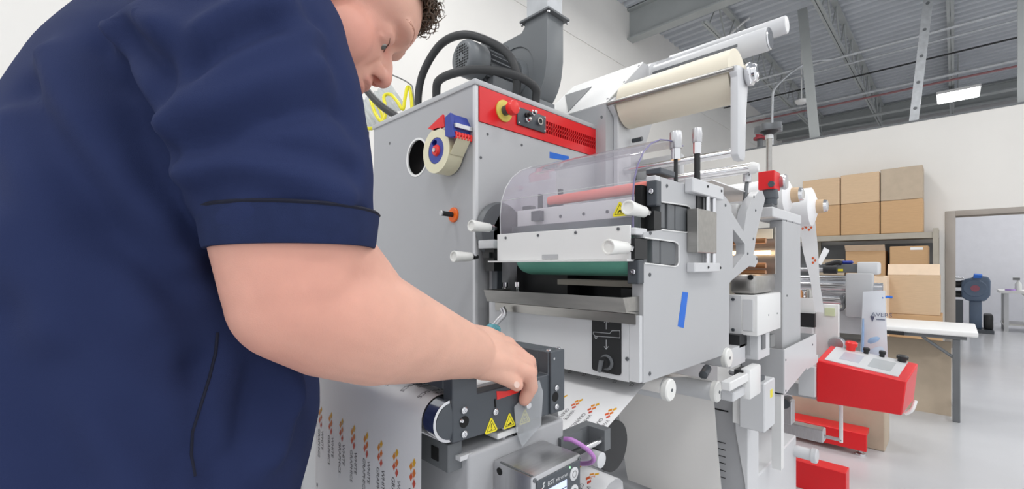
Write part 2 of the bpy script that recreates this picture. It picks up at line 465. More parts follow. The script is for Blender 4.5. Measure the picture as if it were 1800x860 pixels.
# ------------------------------------------------------------------ storage shelf and cartons at the partition
SX = 9.0
sr = thing('storage_shelf', 'taupe steel shelf unit at the partition holding cardboard cartons', 'shelf', (SX, 1.5, 0))
ye = PX(1650, 450, SX).y
for z in (.18, .92, 1.66):
    MB().box(SX-.04, SX+.44, ye, 3.2, z, z+.085).build('shelf_board', M_shelf, sr)
for y in (ye+.03, 1.7, 3.17):
    for x in (SX-.03, SX+.42):
        MB().box(x-.025, x+.025, y-.03, y+.03, 0, 1.80).build('upright', M_shelf, sr)
MB().box(SX+.42, SX+.43, ye, 3.2, .95, 1.6).build('back_sheet', M_mid, sr)

def carton(x0, y0, y1, z0, z1, dep, material, label, group=None, name='cardboard_carton', flap=False):
    r = thing(name, label, 'carton', (x0+dep/2, (y0+y1)/2, z0), group)
    MB().box(x0, x0+dep, y0, y1, z0, z1).bevel(.006, 1).build('body', material, r)
    MB().box(x0-.001, x0+dep+.001, (y0+y1)/2-.035, (y0+y1)/2+.035, z1-.004, z1+.001).build('sealing_tape', M_card2 if material is not M_card2 else M_card, r)
    if flap:
        MB().hexa([(x0, y0, z1), (x0+.006, y0, z1), (x0+.006, y1, z1), (x0, y1, z1), (x0-.10, y0, z1+.09), (x0-.094, y0, z1+.094), (x0-.094, y1, z1+.094), (x0-.10, y1, z1+.09)]).build('flap', M_card3, r)
    return r
cols = [(1622, 1548), (1546, 1478), (1476, 1411)]
nm = ['nearest the doorway', 'in the middle', 'nearest the press']
for i, (ua, ub) in enumerate(cols):
    ya = PX(ua, 350, SX).y; yb = PX(ub, 350, SX).y
    zt = PX(1622, 290, SX).z - .02*i
    carton(SX-.005, ya, yb, 1.748, 2.255, .44, M_card, 'brown carton on the shelf top, lower row, ' + nm[i], 'cartons on the shelf top')
    carton(SX-.01, ya, yb, 2.258, zt, .44, M_card2 if i else M_card4, 'paler carton stacked in the upper row on the shelf, ' + nm[i], 'cartons on the shelf top')
y0, y1, _, zt = rectX(1564, 432, 1632, 470, SX)
carton(SX+.0, y0, y1, 1.008, zt, .4, M_card, 'brown carton with a white sticker under the shelf top, right end')
MB().box(SX-.003, SX, y0+.06, y0+.2, zt-.06, zt-.02).build('white_sticker', M_white, bpy.data.objects['cardboard_carton.006'])
y0, y1, _, zt = rectX(1486, 441, 1556, 480, SX)
carton(SX+.02, y0, y1, 1.008, zt, .36, M_card, 'open brown carton under the shelf top with a torn flap', flap=True)
y0, y1, _, zt = rectX(1436, 456, 1484, 490, SX)
carton(SX+.02, y0, y1, 1.008, zt, .36, M_card4, 'dull low carton under the shelf top, nearest the press')
y0, y1, z0, zt = rectX(1560, 484, 1652, 556, 7.6)
carton(7.6, y0, y1, z0, zt, .62, M_card2, 'large pale carton with pinkish lid stacked in front of the shelf', flap=False)
MB().hexa([(7.6, y0, zt), (7.606, y0, zt), (7.606, y1, zt), (7.6, y1, zt), (7.66, y0, zt+.135), (7.666, y0, zt+.135), (7.666, y1, zt+.135), (7.66, y1, zt+.135)]).build('flap', M_card3, bpy.data.objects['cardboard_carton.009'])
carton(7.58, y0-.02, y1+.25, 0, z0-.002, .66, M_card, 'broad brown carton on the floor under the large pale one')
y0, y1, _, zt = rectX(1534, 486, 1559, 540, 7.3)
carton(7.3, y0, y1, 0, zt, .5, M_card3, 'tall light carton standing beside the large pale one')

# ------------------------------------------------------------------ folding table and leaning cardboard
TX, TY0, TY1 = 4.95, -.13, 1.45
t = thing('folding_table', 'white plastic folding table with grey metal legs', 'table', (TX+.35, .6, 0))
MB().box(TX, TX+.72, TY0, TY1, .69, .735).bevel(.012, 3).build('table_top', M_white, t)
MB().box(TX+.04, TX+.68, TY0+.06, TY1-.06, .66, .69).build('under_frame', M_mid, t)
MB().box(TX-.004, TX+.03, .30, .62, .664, .693).build('carry_handle', M_black, t)
for y in (TY0+.12, TY1-.12):
    for x in (TX+.06, TX+.62):
        MB().box(x-.018, x+.018, y-.022, y+.022, 0, .66).bevel(.004, 1).build('leg', M_mid, t)
    MB().tube([(TX+.06, y+.01, .12), (TX+.62, y+.01, .12)], .012, 8, 1).build('stretcher', M_mid, t)
    sgn = 1 if y < .5 else -1
    MB().tube([(TX+.06, y, .5), (TX+.06, y+sgn*.2, .66)], .012, 8, 1).build('brace', M_mid, t)
o = MB().hexa([(5.16, .02, 0), (5.18, .02, 0), (5.18, .60, 0), (5.16, .60, 0), (5.30, .02, .60), (5.32, .02, .60), (5.32, .60, .60), (5.30, .60, .60)]).build('cardboard_sheet', M_card4, None, (5.2, .3, 0))
tag(o, 'flat brown cardboard sheet leaning under the white folding table', 'cardboard')

# ------------------------------------------------------------------ next room: blue grey machine and steel bench
q = PD(1716, 585, 8.24); bx, by = q.x, q.y
t = thing('label_cutter', 'blue grey round headed machine standing beyond the doorway', 'machine', (bx, by, 0))
def P8(u, v): return PX(u, v, bx)
pts = [P8(1690, 497), P8(1697, 491), P8(1708, 489), P8(1716, 484), P8(1738, 487), P8(1742, 495), P8(1741, 520), P8(1732, 530), P8(1700, 529), P8(1690, 522)]
MB().slab([pts], (.35, 0, 0)).bevel(.03, 3).build('head_housing', M_bgrey, t)
pts = [P8(1711, 489), P8(1713, 483), P8(1727, 484), P8(1725, 489)]
MB().slab([[p - Vector((.02, 0, 0)) for p in pts]], (.3, 0, .02)).build('blue_cover', M_btape, t)
c = P8(1714, 507)
MB().lathe(c-Vector((.012, 0, 0)), (1, 0, 0), [(0, .15), (.02, .17)], 24).build('round_boss', M_bgrey, t)
MB().lathe(c-Vector((.02, 0, 0)), (1, 0, 0), [(0, .06), (.012, .06)], 16).build('red_badge', mat('faded_red', (150, 84, 100), .5), t)
y0, y1, z0, zt = rectX(1704, 528, 1726, 585, bx+.08)
MB().box(bx+.08, bx+.3, y0, y1, .06, zt).bevel(.02, 2).build('pedestal', M_bgrey, t)
MB().box(bx-.1, bx+.5, y0-.15, y1+.25, 0, .06).build('foot_plate', M_dark, t)
for i, (v, rr) in enumerate(((492, .05), (500, .045), (509, .06), (519, .05))):
    a = P8(1694, v); MB().cyl((bx+.15, a.y, a.z), (bx+.15, a.y+.55, a.z), rr, 14).build('feed_roller', M_chrome if i % 2 == 0 else M_black, t)
a = P8(1680, 560); MB().box(bx+.05, bx+.3, a.y-.1, a.y+.5, 0, a.z+.35).build('feed_stand', M_dark, t)
a = P8(1733, 575); MB().box(bx+.1, bx+.5, a.y-.1, a.y+.02, .06, a.z+.22).bevel(.03).build('side_motor', M_black, t)

q = PD(1757, 584, 8.4); ex, ey = q.x, q.y
t = thing('steel_bench', 'pale steel bench beyond the doorway at the right edge', 'bench', (ex+.4, ey-.6, 0))
zt = PX(1757, 511, ex).z
MB().box(ex, ex+.8, ey-1.3, ey, zt-.05, zt).build('bench_top', M_white, t)
for x in (ex+.04, ex+.72):
    for y in (ey-.06, ey-1.2):
        MB().box(x, x+.07, y-.06, y, 0, zt-.05).build('leg', M_paint2, t)
MB().box(ex+.05, ex+.75, ey-1.25, ey-.05, .12, .15).build('lower_shelf', M_stain, t)
MB().hexa([(ex+.2, ey-.75, .42), (ex+.4, ey-.75, .42), (ex+.4, ey-.55, .42), (ex+.2, ey-.55, .42), (ex+.1, ey-1, zt-.06), (ex+.7, ey-1, zt-.06), (ex+.7, ey-.3, zt-.06), (ex+.1, ey-.3, zt-.06)]).build('hopper', M_stain, t)
b0 = PX(1790, 510, ex+.15)
t = thing('spray_bottle', 'white spray bottle standing on the pale steel bench', 'bottle', (b0.x, b0.y, zt))
MB().lathe((b0.x, b0.y, zt), (0, 0, 1), [(0, .045), (.13, .045), (.17, .018), (.2, .018)], 16).build('flask', M_pvc, t)
MB().box(b0.x-.02, b0.x+.02, b0.y-.02, b0.y+.07, zt+.2, zt+.245).build('trigger_head', M_plug, t)
b0 = PX(1776, 509, ex+.12)
o = MB().ring((b0.x, b0.y, zt), (0, 0, 1), .03, .07, .03, 20).build('tape_ring', mat('violet_tape', (178, 150, 210), .4), None, (b0.x, b0.y, zt)); tag(o, 'lilac roll of tape lying on the pale steel bench', 'tape')
# ================================================================== THE PRESS
Yp, Yc, Xc = .44, .926, .784

def warning(c, ex, ey, size, glyph, parent, lift):
    """yellow warning triangle sticker, centre c, right ex, up ey"""
    c = Vector(c); ex = Vector(ex).normalized(); ey = Vector(ey).normalized(); n = Vector(lift).normalized()
    def P(x, y, k=0): return c + ex*(x*size) + ey*(y*size) + n*k
    tri = []
    for a in (90, 210, 330):
        for da in (-7, 0, 7):
            rr = .60 if da == 0 else .585
            tri.append(P(rr*math.cos(math.radians(a+da)), rr*math.sin(math.radians(a+da))))
    o = MB().slab([tri], n*.0006).build('warning_sticker', M_yellow, parent)
    m = MB()
    ot = [P(.47*math.cos(math.radians(a)), .47*math.sin(math.radians(a)), .0006) for a in (90, 210, 330)]
    it = [P(.415*math.cos(math.radians(a)), .415*math.sin(math.radians(a)), .0006) for a in (90, 210, 330)]
    m.slab([ot, it], n*.0002)
    def blob(x, y, rx, ry, rot=0):
        pts = []
        for i in range(12):
            t = 2*math.pi*i/12; a = rx*math.cos(t); b = ry*math.sin(t)
            pts.append(P(x + a*math.cos(rot)-b*math.sin(rot), y + a*math.sin(rot)+b*math.cos(rot), .0006))
        m.slab([pts], n*.0002)
    if glyph == 'bang':
        m.slab([[P(-.035, .25, .0006), P(.035, .25, .0006), P(.02, -.04, .0006), P(-.02, -.04, .0006)]], n*.0002); blob(0, -.13, .035, .035)
    elif glyph == 'hand':
        blob(-.02, -.12, .14, .05, .12); blob(.08, -.05, .09, .035, .3); blob(.13, -.13, .07, .03); blob(-.12, -.15, .07, .025)
    elif glyph == 'rolls':
        blob(0, .1, .075, .075); blob(-.11, -.1, .075, .075); blob(.1, -.1, .075, .075)
    else:
        blob(-.06, -.03, .13, .04, .7); blob(.05, 0, .10, .035, -.6); blob(.09, -.12, .06, .03); blob(-.12, -.14, .07, .025, .3); blob(.12, .05, .04, .03, .5)
    m.build('pictogram', M_blackink, o)
    return o

# ------------------------------------------------------------------ drying cabinet with red strip
XL, YL, ZT = 1.387, 1.496, 1.745
cab = thing('press_cabinet', 'tall grey press cabinet with red vent strip and round opening', 'cabinet', (1.085, 1.21, 0))
hc = (1.212, 1.595)
hole = [(Xc, hc[0]+.057*math.cos(t*math.pi/20), hc[1]+.057*math.sin(t*math.pi/20)) for t in range(40)]
MB().slab([[(Xc, Yc, .1), (Xc, YL, .1), (Xc, YL, ZT), (Xc, Yc, ZT)], hole], (.004, 0, 0)).build('side_panel', M_side, cab)
MB().ring((Xc-.0015, hc[0], hc[1]), (1, 0, 0), .055, .0615, .006, 40).build('opening_rim', M_white, cab)
MB().box(Xc+.085, Xc+.09, hc[0]-.08, hc[0]+.08, hc[1]-.08, hc[1]+.08).build('opening_back', M_void, cab)
g = MB().lathe((Xc+.03, hc[0]-.042, hc[1]-.02), (1, .15, 0), [(0, .02), (.003, .03), (.05, .03)], 20).build('pressure_gauge', M_black, cab)
MB().ring((Xc+.028, hc[0]-.042, hc[1]-.02), (1, .15, 0), .026, .031, .004, 20).build('gauge_ring', M_mid, g)
MB().box(Xc+.004, XL, Yc, Yc+.004, .1, 1.646).build('front_panel', M_paint, cab)
MB().box(Xc-.001, Xc+.011, Yc-.001, Yc+.011, .1, ZT).bevel(.002, 2).build('corner_post', M_paint2, cab)
MB().box(Xc+.092, XL-.004, Yc+.06, YL-.006, .1, ZT-.01).build('cabinet_body', M_side, cab)
MB().box(XL-.004, XL, Yc+.004, YL, .1, ZT).box(Xc+.004, XL-.004, YL-.004, YL, .1, ZT).build('rear_panels', M_side, cab)
MB().box(Xc-.005, XL+.004, Yc-.005, YL+.005, ZT, ZT+.016).bevel(.003, 2).build('top_lid', M_paint, cab)
MB().box(Xc+.02, XL-.02, Yc+.02, YL-.02, 0, .1).build('plinth', M_dark, cab)
# red strip with its square vent holes
a = PY(959, 213, Yc); b = PY(959, 234.5, Yc); c = PY(1053, 240, Yc)
gx0, gx1, gz0, gz1 = a.x, XL-.012, b.z, a.z
rx0, rz0, rz1 = .797, 1.647, ZT-.001
MB().slab([[(rx0, Yc-.003, rz0), (XL, Yc-.003, rz0), (XL, Yc-.003, rz1), (rx0, Yc-.003, rz1)],
           [(gx0, Yc-.003, gz0), (gx1, Yc-.003, gz0), (gx1, Yc-.003, gz1), (gx0, Yc-.003, gz1)]], (0, .004, 0)).build('red_panel', M_red, cab)
m = MB(); n = 26
for i in range(1, n):
    x = gx0 + (gx1-gx0)*i/n; m.box(x-.0022, x+.0022, Yc-.003, Yc+.001, gz0, gz1)
for k in (1, 2):
    z = gz0 + (gz1-gz0)*k/3; m.box(gx0, gx1, Yc-.003, Yc+.001, z-.0022, z+.0022)
m.build('vent_grille', M_red, cab)
MB().box(rx0, XL-.005, Yc+.02, Yc+.03, rz0, rz1).build('vent_back', M_void, cab)
# emergency stop
e = PY(884, 196, Yc)
es = MB().lathe((e.x, Yc-.003, e.z), (0, -1, 0), [(0, .031), (.004, .031), (.005, .029)], 32).build('emergency_stop', M_ltyellow, cab)
MB().cyl((e.x, Yc-.008, e.z), (e.x, Yc-.03, e.z), .014).build('stop_stem', M_dark, es)
MB().lathe((e.x, Yc-.028, e.z), (0, -1, 0), [(0, .013), (.003, .019), (.016, .0205), (.022, .018), (.024, .012)], 28).build('stop_button', M_redp, es)
# switch plate
a = PY(908, 187, Yc-.004); b = PY(908, 219, Yc-.004); c = PY(958, 205, Yc-.004)
sp = MB().box(a.x, c.x, Yc-.009, Yc-.003, b.z, a.z).bevel(.003, 2).build('switch_plate', M_dark, cab)
for u, v in ((925, 203), (935, 199), (925, 211)):
    q = PY(u, v, Yc-.009); MB().lathe((q.x, Yc-.009, q.z), (0, -1, 0), [(0, .008), (.008, .008), (.009, .006), (.018, .006), (.02, .004)], 14).build('toggle_knob', M_chrome if v != 203 else M_black, sp)
q = PY(947, 214, Yc-.009)
MB().ring((q.x, Yc-.009, q.z), (0, -1, 0), .008, .0115, .008, 20).build('key_ring', M_chrome, sp)
MB().cyl((q.x, Yc-.009, q.z), (q.x, Yc-.014, q.z), .008, 16).build('key_lens', M_black, sp)
screws(sp, [(a.x+.006, Yc-.009, a.z-.006), (c.x-.006, Yc-.009, a.z-.006), (a.x+.006, Yc-.009, b.z+.006), (c.x-.006, Yc-.009, b.z+.006)], (0, -1, 0), .003, .002, M_chrome)
# plunger knob on an orange disc
q = PX(798, 378, Xc); tip = Vector((Xc-.04, q.y+.004, q.z+.002))
pk = MB().lathe(q, (-1, 0, 0), [(0, .0215), (.004, .0215), (.006, .019)], 28).build('orange_disc', M_orange, cab)
MB().cyl(q, tip, .0072, 16).build('knob_rod', M_black, pk)
MB().cyl(tip, tip-Vector((.004, 0, 0)), .0082, 16, ch=.001).build('knob_cap', M_alu, pk)
screws(cab, [PX(685, 252, Xc)], (-1, 0, 0), .005, .002, M_plug)
screws(cab, [(p.x, Yc, p.z) for p in (PY(857, 236, Yc), PY(845, 277, Yc), PY(917, 255, Yc))], (0, -1, 0), .004, .002, M_mid)
# blue tape strip on the cabinet
a = PY(966, 267, Yc); b = PY(966, 278, Yc); c = PY(1000, 275, Yc); d = PY(999, 283, Yc)
o = MB().slab([[tuple(p - Vector((0, .0006, 0))) for p in (a, c, d, b)]], (0, .0005, 0)).build('masking_tape', M_btape, None, tuple(b)); tag(o, 'short blue tape strip under the red vent strip', 'tape')

# ------------------------------------------------------------------ tape dispenser
tx = Xc-.054; q = PX(766, 265, tx); ty, tz = q.y, q.z
td = thing('tape_dispenser', 'red and blue packing tape dispenser hung on the grey cabinet', 'dispenser', (Xc-.02, ty, tz-.065))
MB().ring((tx, ty, tz), (1, 0, 0), .037, .063, .050, 44).build('tape_roll', M_tape, td)
hub = MB().slab([[(tx+.001, ty+.036*math.cos(t), tz+.036*math.sin(t)) for t in [i*2*math.pi/28 for i in range(28)]],
                 [(tx+.001, ty+.008+.012*math.cos(t)*1.0, tz+.024+.008*math.sin(t)) for t in [i*2*math.pi/12 for i in range(12)]]], (.046, 0, 0)).build('hub', M_blue, td)
MB().lathe((tx-.006, ty-.003, tz), (1, 0, 0), [(0, .013), (.004, .016), (.012, .017)], 20).build('hub_knob', M_redp, hub)
MB().cyl((tx-.010, ty-.003, tz), (tx-.005, ty-.003, tz), .006, 14).build('hub_screw', M_alu, hub)
# red side arm, blue frame, red teeth, grey guide, tape tail
def TX(u, v, x): p = PX(u, v, x); return tuple(p)
MB().slab([[TX(752, 226, tx), TX(778, 201, tx), TX(781, 222, tx), TX(764, 230, tx)]], (.006, 0, 0)).build('red_arm', M_red, td)
MB().slab([[TX(781, 206, tx-.01), TX(791, 197, tx-.01), TX(798, 240, tx-.01), TX(792, 242, tx-.01), TX(782, 240, tx-.01)]], (.012, 0, 0)).bevel(.002, 1).build('blue_cheek', M_blue, td)
pts = [TX(793, 200, tx), TX(800, 215, tx), TX(799, 232, tx), TX(796, 238, tx)]
MB().slab([pts], (.056, 0, 0)).build('blue_bridge', M_blue, td)
pa = PX(795, 222, tx-.004); 
MB().box(pa.x, pa.x+.058, pa.y-.016, pa.y-.004, pa.z-.005, pa.z+.006).build('tape_guide', M_alu, td)
m = MB(); pb = PX(796, 233, tx-.004)
for i in range(6):
    x = pb.x + .010*i; m.box(x, x+.006, pb.y-.013, pb.y-.003, pb.z-.016, pb.z+.001)
m.box(pb.x, pb.x+.058, pb.y-.012, pb.y-.004, pb.z-.006, pb.z-.001); m.build('cutter_guard', M_redp, td)
tl = MB().hexa([(tx+.002, ty-.063, tz-.02), (tx+.048, ty-.063, tz-.02), (tx+.048, ty-.064, tz-.02), (tx+.002, ty-.064, tz-.02),
           (tx+.002, pb.y-.012, pb.z-.012), (tx+.048, pb.y-.012, pb.z-.012), (tx+.048, pb.y-.013, pb.z-.012), (tx+.002, pb.y-.013, pb.z-.012)]).build('tape_tail', M_tape, td)
write('PS95', .010, (tx+.014, ty-.0648, tz-.004), (1, 0, 0), (0, 0, 1), 'tape_print', M_redp, tl)
MB().cyl((Xc-.004, ty, tz), (Xc, ty, tz), .012, 16).build('hanging_peg', M_black, td)

# ------------------------------------------------------------------ blower on the cabinet
cy, cz, rv = 1.14, 1.945, .155; vx0, vx1 = 1.153, 1.237; ztop = 2.115
bl = thing('exhaust_blower', 'dark grey exhaust blower with finned motor on top of the cabinet', 'blower', (1.2, cy, ZT+.016))
pts = [(vx0, .98, ztop), (vx0, .98, 1.97)]
for i in range(26):
    t = math.radians(10 + i*9.2); rr = rv + .004*math.sin(t/2)
    pts.append((vx0, cy - rr*math.cos(t), cz - rr*math.sin(t)))
pts += [(vx0, 1.10, 2.085), (vx0, 1.085, 2.10), (vx0, 1.083, ztop)]
MB().slab([pts], (vx1-vx0, 0, 0)).bevel(.004, 2, 50).build('scroll_housing', M_blower, bl)
MB().slab([[(vx0-.004, p[1], p[2]) for p in pts], [(vx0-.004, cy+.1*math.cos(t*math.pi/16), cz+.1*math.sin(t*math.pi/16)) for t in range(32)]], (.005, 0, 0)).build('side_seam', M_blower, bl)
MB().box(vx0-.016, vx1+.016, .963, 1.10, ztop, ztop+.008).bevel(.001, 1).build('outlet_flange', M_mid, bl)
screws(bl, [(x, y, ztop-.004) for x in (vx0-.009, vx1+.009) for y in (.97, 1.093)] , (0, 0, -1), .005, .006, M_chrome)
MB().box(vx0+.002, vx1-.002, .984, 1.080, ztop+.008, ZC-.03).build('riser_duct', M_galv, bl)
MB().box(vx0, vx1, 1.02, 1.26, ZT+.016, 1.83).build('support_foot', M_blower, bl)
mx = .905
MB().lathe((mx, cy, cz-.012), (1, 0, 0), [(0, .044), (.004, .053), (.012, .058), (.075, .060), (.080, .057)], 36).build('fan_cowl', M_blower, bl)
m = MB()
for i in range(-4, 5):
    for k in range(-4, 5):
        y, z = i*.0085, k*.0085
        if .012 < math.hypot(y, z) < .041 and (i <= 3): m.box(mx-.0006, mx+.001, cy+y-.0028, cy+y+.0028, cz-.012+z-.0028, cz-.012+z+.0028)
m.build('cowl_vents', M_void, bl)
MB().cyl((mx+.078, cy, cz-.012), (vx0-.02, cy, cz-.012), .046, 28).build('motor_body', M_mid, bl)
f0 = None
for i in range(20):
    t = 2*math.pi*i/20
    if f0 is None:
        f0 = MB().box(mx+.085, vx0-.035, cy-.0015, cy+.0015, cz-.012+.045, cz-.012+.058).build('cooling_fin', M_mid, bl)
        base_me = f0.data
    else:
        o = f0.copy(); COL.objects.link(o); me = base_me
        pl = Vector((0, cy-bl.location.y, cz-.012-bl.location.z))
        o.matrix_local = Matrix.Translation(pl) @ Matrix.Rotation(t, 4, 'X') @ Matrix.Translation(-pl)
MB().lathe((vx0-.022, cy, cz-.012), (1, 0, 0), [(0, .060), (.018, .07), (.022, .07)], 30).build('end_shield', M_blower, bl)
MB().box(mx+.10, vx0-.06, cy-.035, cy+.035, cz+.04, cz+.075).bevel(.005).build('terminal_box', M_mid, bl)
MB().box(mx+.10, vx0-.05, cy-.05, cy+.05, ZT+.016, cz-.055).bevel(.004, 1).build('motor_feet', M_mid, bl)

# ------------------------------------------------------------------ hoses and lines behind
def hose(label, pts, r, material=None, name='rubber_hose', cat='hose', sub=8):
    p = [tuple(PD(*q)) for q in pts]
    o = MB().tube(p, r, 12, sub).build(name, material or M_rubber, None, p[0]); tag(o, label, cat); return o
hose('thick black hose arching high over the blower motor', [(738, 222, 1.607), (735, 172, 1.60), (745, 125, 1.57), (775, 78, 1.52), (815, 61, 1.47), (858, 72, 1.43), (893, 96, 1.41), (908, 128, 1.40), (908, 160, 1.42), (903, 196, 1.45)], .0135)
hose('thick black hose looping low across the front of the blower motor', [(773, 226, 1.5), (767, 162, 1.45), (776, 138, 1.42), (820, 124, 1.38), (870, 124, 1.38), (915, 136, 1.40), (940, 154, 1.42), (942, 172, 1.435), (938, 205, 1.45)], .0135)
hose('short black hose running from behind the face into the cabinet top', [(615, 110, 1.75), (635, 145, 1.72), (654, 170, 1.68), (674, 189, 1.64), (702, 210, 1.6), (712, 240, 1.58)], .0135)
hose('thin grey cable bent over above the yellow coil', [(655, 120, 1.95), (690, 132, 1.95), (718, 146, 1.95), (726, 160, 1.95), (727, 215, 1.95)], .003, M_plug, 'grey_cable', 'cable')
hose('coiled yellow air line hanging behind the grey cabinet', [(560, 170, 2.0), (610, 205, 1.95), (640, 224, 1.9), (660, 224, 1.88), (672, 213, 1.9), (668, 192, 1.95), (655, 178, 1.96), (652, 176, 1.93), (660, 200, 1.9), (672, 214, 1.88), (678, 195, 1.9), (675, 170, 1.95), (686, 166, 1.95), (698, 178, 1.92), (708, 192, 1.9), (712, 172, 1.93), (716, 154, 1.96), (721, 158, 1.96), (724, 190, 1.93), (722, 230, 1.9)], .0075, M_ylw_tube, 'air_hose', 'hose')
hose('loose yellow air line loops beside the black pole', [(622, 235, 1.95), (634, 250, 1.95), (641, 272, 1.95), (637, 290, 1.95), (624, 300, 1.95), (618, 330, 1.95), (632, 348, 1.95), (646, 362, 1.95), (650, 374, 1.95), (647, 386, 1.95), (636, 396, 1.95), (622, 410, 1.95)], .0075, M_ylw_tube, 'air_hose', 'hose')
a = PD(560, 262, 2.15); b = PD(700, 165, 2.15); L = (b-a).length; pr = []
k = 0
while k*.012 < L: pr.append((k*.012, .062 if k % 2 else .07)); k += 1
o = MB().lathe(a, b-a, pr, 28, caps=False).build('flexible_duct', M_duct, None, tuple(a)); tag(o, 'clear ribbed flexible duct behind the yellow coil', 'duct')
p = PD(644, 300, 2.05)
t = thing('support_pole', 'thin black pole standing left of the grey cabinet', 'pole', (p.x, p.y, 0))
MB().box(p.x-.009, p.x+.009, p.y-.009, p.y+.009, .006, 1.87).build('shaft', M_black, t)
MB().cyl((p.x, p.y, 0), (p.x, p.y, .008), .09).build('foot', M_black, t)

# ------------------------------------------------------------------ print station
ps = thing('print_station', 'grey print station with clear curved guard and white nylon handles', 'machine', (1.05, .68, .62))
def yl(pts, y=Yp): return [tuple(PY(u, v, y)) for u, v in pts]
outer = [(1131, 674), (1131, 463), (1186, 469), (1191, 467), (1193, 462), (1193, 433), (1191, 428), (1186, 425), (1131, 418), (1131, 409), (1163, 404),
         (1206, 409), (1212, 407), (1215, 401), (1215, 371), (1212, 364), (1206, 361), (1162, 355), (1162, 311), (1216, 328), (1262, 331), (1279, 351), (1286, 363),
         (1286, 373), (1307, 407), (1313, 370), (1323, 350), (1334, 336), (1340, 335), (1345, 350), (1335, 390), (1329, 417), (1325, 448), (1331, 451),
         (1332, 461), (1327, 470), (1318, 467), (1286, 493), (1282, 498), (1281, 621)]
tri = [(1288, 402), (1309, 429), (1309, 446), (1288, 473)]
MB().slab([yl(outer), yl(tri)], (0, .025, 0)).build('side_plate', M_paint, ps)
MB().slab([[(.83, .90, .95), (1.34, .90, .95), (1.34, .90, 1.42), (.87, .90, 1.42), (.83, .90, 1.36)]], (0, .02, 0)).build('rear_plate', M_paint, ps)
# thin bright liners of the two slots
def liner(pts, w):
    m = MB()
    m.tube([tuple(PY(u, v, Yp-.0005)) for u, v in pts], .0016, 6, 1); return m.build('slot_liner', M_white, ps)
liner([(1133, 463), (1186, 469), (1191, 467), (1193, 462), (1193, 433), (1191, 428), (1186, 425), (1133, 418)], 0)
liner([(1163, 404), (1206, 409), (1212, 407), (1215, 401), (1215, 371), (1212, 364), (1206, 361), (1163, 355)], 0)
# bearing blocks in the slots
for u0, u1, va, vb in ((1161.5, 1169, 356, 401), (1174, 1186, 358, 404), (1187.5, 1209, 361, 405), (1131.5, 1138, 419, 463), (1147, 1160, 421, 464), (1161.5, 1187, 424, 466)):
    boxY(MB(), u0, va, u1, vb, Yp+.004, .03).bevel(.0015, 1).build('bearing_block', M_mid, ps)
a = PY(1131, 418, Yp+.02); b = PY(1214, 356, Yp+.02)
MB().box(a.x, b.x+.01, Yp+.0255, Yp+.04, 1.2, 1.42).build('slot_back', M_void, ps)
# dark clamp blocks on the front ends
xa = PY(1161.5, 330, Yp).x; za = PY(1161, 319, Yp).z; zb = PY(1161, 363, Yp).z
c1 = MB().box(xa-.022, xa, Yp-.002, Yp+.022, zb, za).bevel(.002, 1).build('clamp_block', M_dark, ps)
screws(c1, [(xa-.022, Yp+.010, (za+zb)/2+.004)], (-1, 0, 0), .006, .004, M_chrome)
xb = PY(1131, 480, Yp).x; za = PY(1131, 457, Yp).z; zb = PY(1131, 499, Yp).z
c2 = MB().box(xb-.022, xb, Yp-.002, Yp+.024, zb, za).bevel(.002, 1).build('clamp_block', M_dark, ps)
screws(c2, [(xb-.022, Yp+.010, (za+zb)/2)], (-1, 0, 0), .006, .004, M_chrome)
z0 = PY(1131, 420, Yp).z; z1 = PY(1131, 456, Yp).z
MB().box(xb-.03, xb+.02, Yp+.002, Yp+.028, z1, z0).build('slide_block', M_black, ps)
MB().box(xa-.022, xa+.01, Yp+.004, Yp+.026, 1.325, 1.365).build('slide_block', M_black, ps)
z0 = PY(1131, 403, Yp).z
MB().box(xb-.03, xb+.018, Yp+.001, Yp+.03, z0-.012, z0+.002).bevel(.002, 1).build('arm_cap', M_paint2, ps)
MB().box(xa-.02, xa+.004, Yp+.001, Yp+.024, PY(1162, 320, Yp).z, PY(1162, 310, Yp).z).bevel(.002, 1).build('arm_cap', M_paint2, ps)
screws(ps, [tuple(PY(u, v, Yp)) for u, v in ((1172, 327), (1143, 409.5), (1142, 483), (1104+38, 657), (1274, 619), (1217, 340), (1325, 346), (1324, 420), (1314, 446), (1275, 361), (1330, 455), (1328, 370))], (0, -1, 0), .0042, .002, M_mid)
# linear guide on the plate
boxY(MB(), 1218, 311, 1272, 337, Yp-.02, .02).bevel(.002, 1).build('guide_head', M_paint2, ps)
boxY(MB(), 1221.5, 462, 1266, 479, Yp-.02, .02).bevel(.002, 1).build('guide_foot', M_paint2, ps)
boxY(MB(), 1227, 366, 1260, 444, Yp-.026, .026).bevel(.0015, 1).build('guide_carriage', M_stain, ps)
boxY(MB(), 1226, 336, 1237, 441, Yp-.004, .004).build('guide_gap', M_black, ps)
for u in (1243, 1254):
    q = PY(u, 340, Yp-.012); qb = PY(u, 466, Yp-.012)
    MB().cyl((q.x, q.y, qb.z), (q.x, q.y, q.z+.01), .0062, 18).build('guide_rod', M_chrome, ps)
screws(ps, [tuple(PY(u, v, Yp-.02)) for u, v in ((1244, 328), (1268, 336), (1245, 470), (1266, 471))], (0, -1, 0), .0035, .002, M_black)
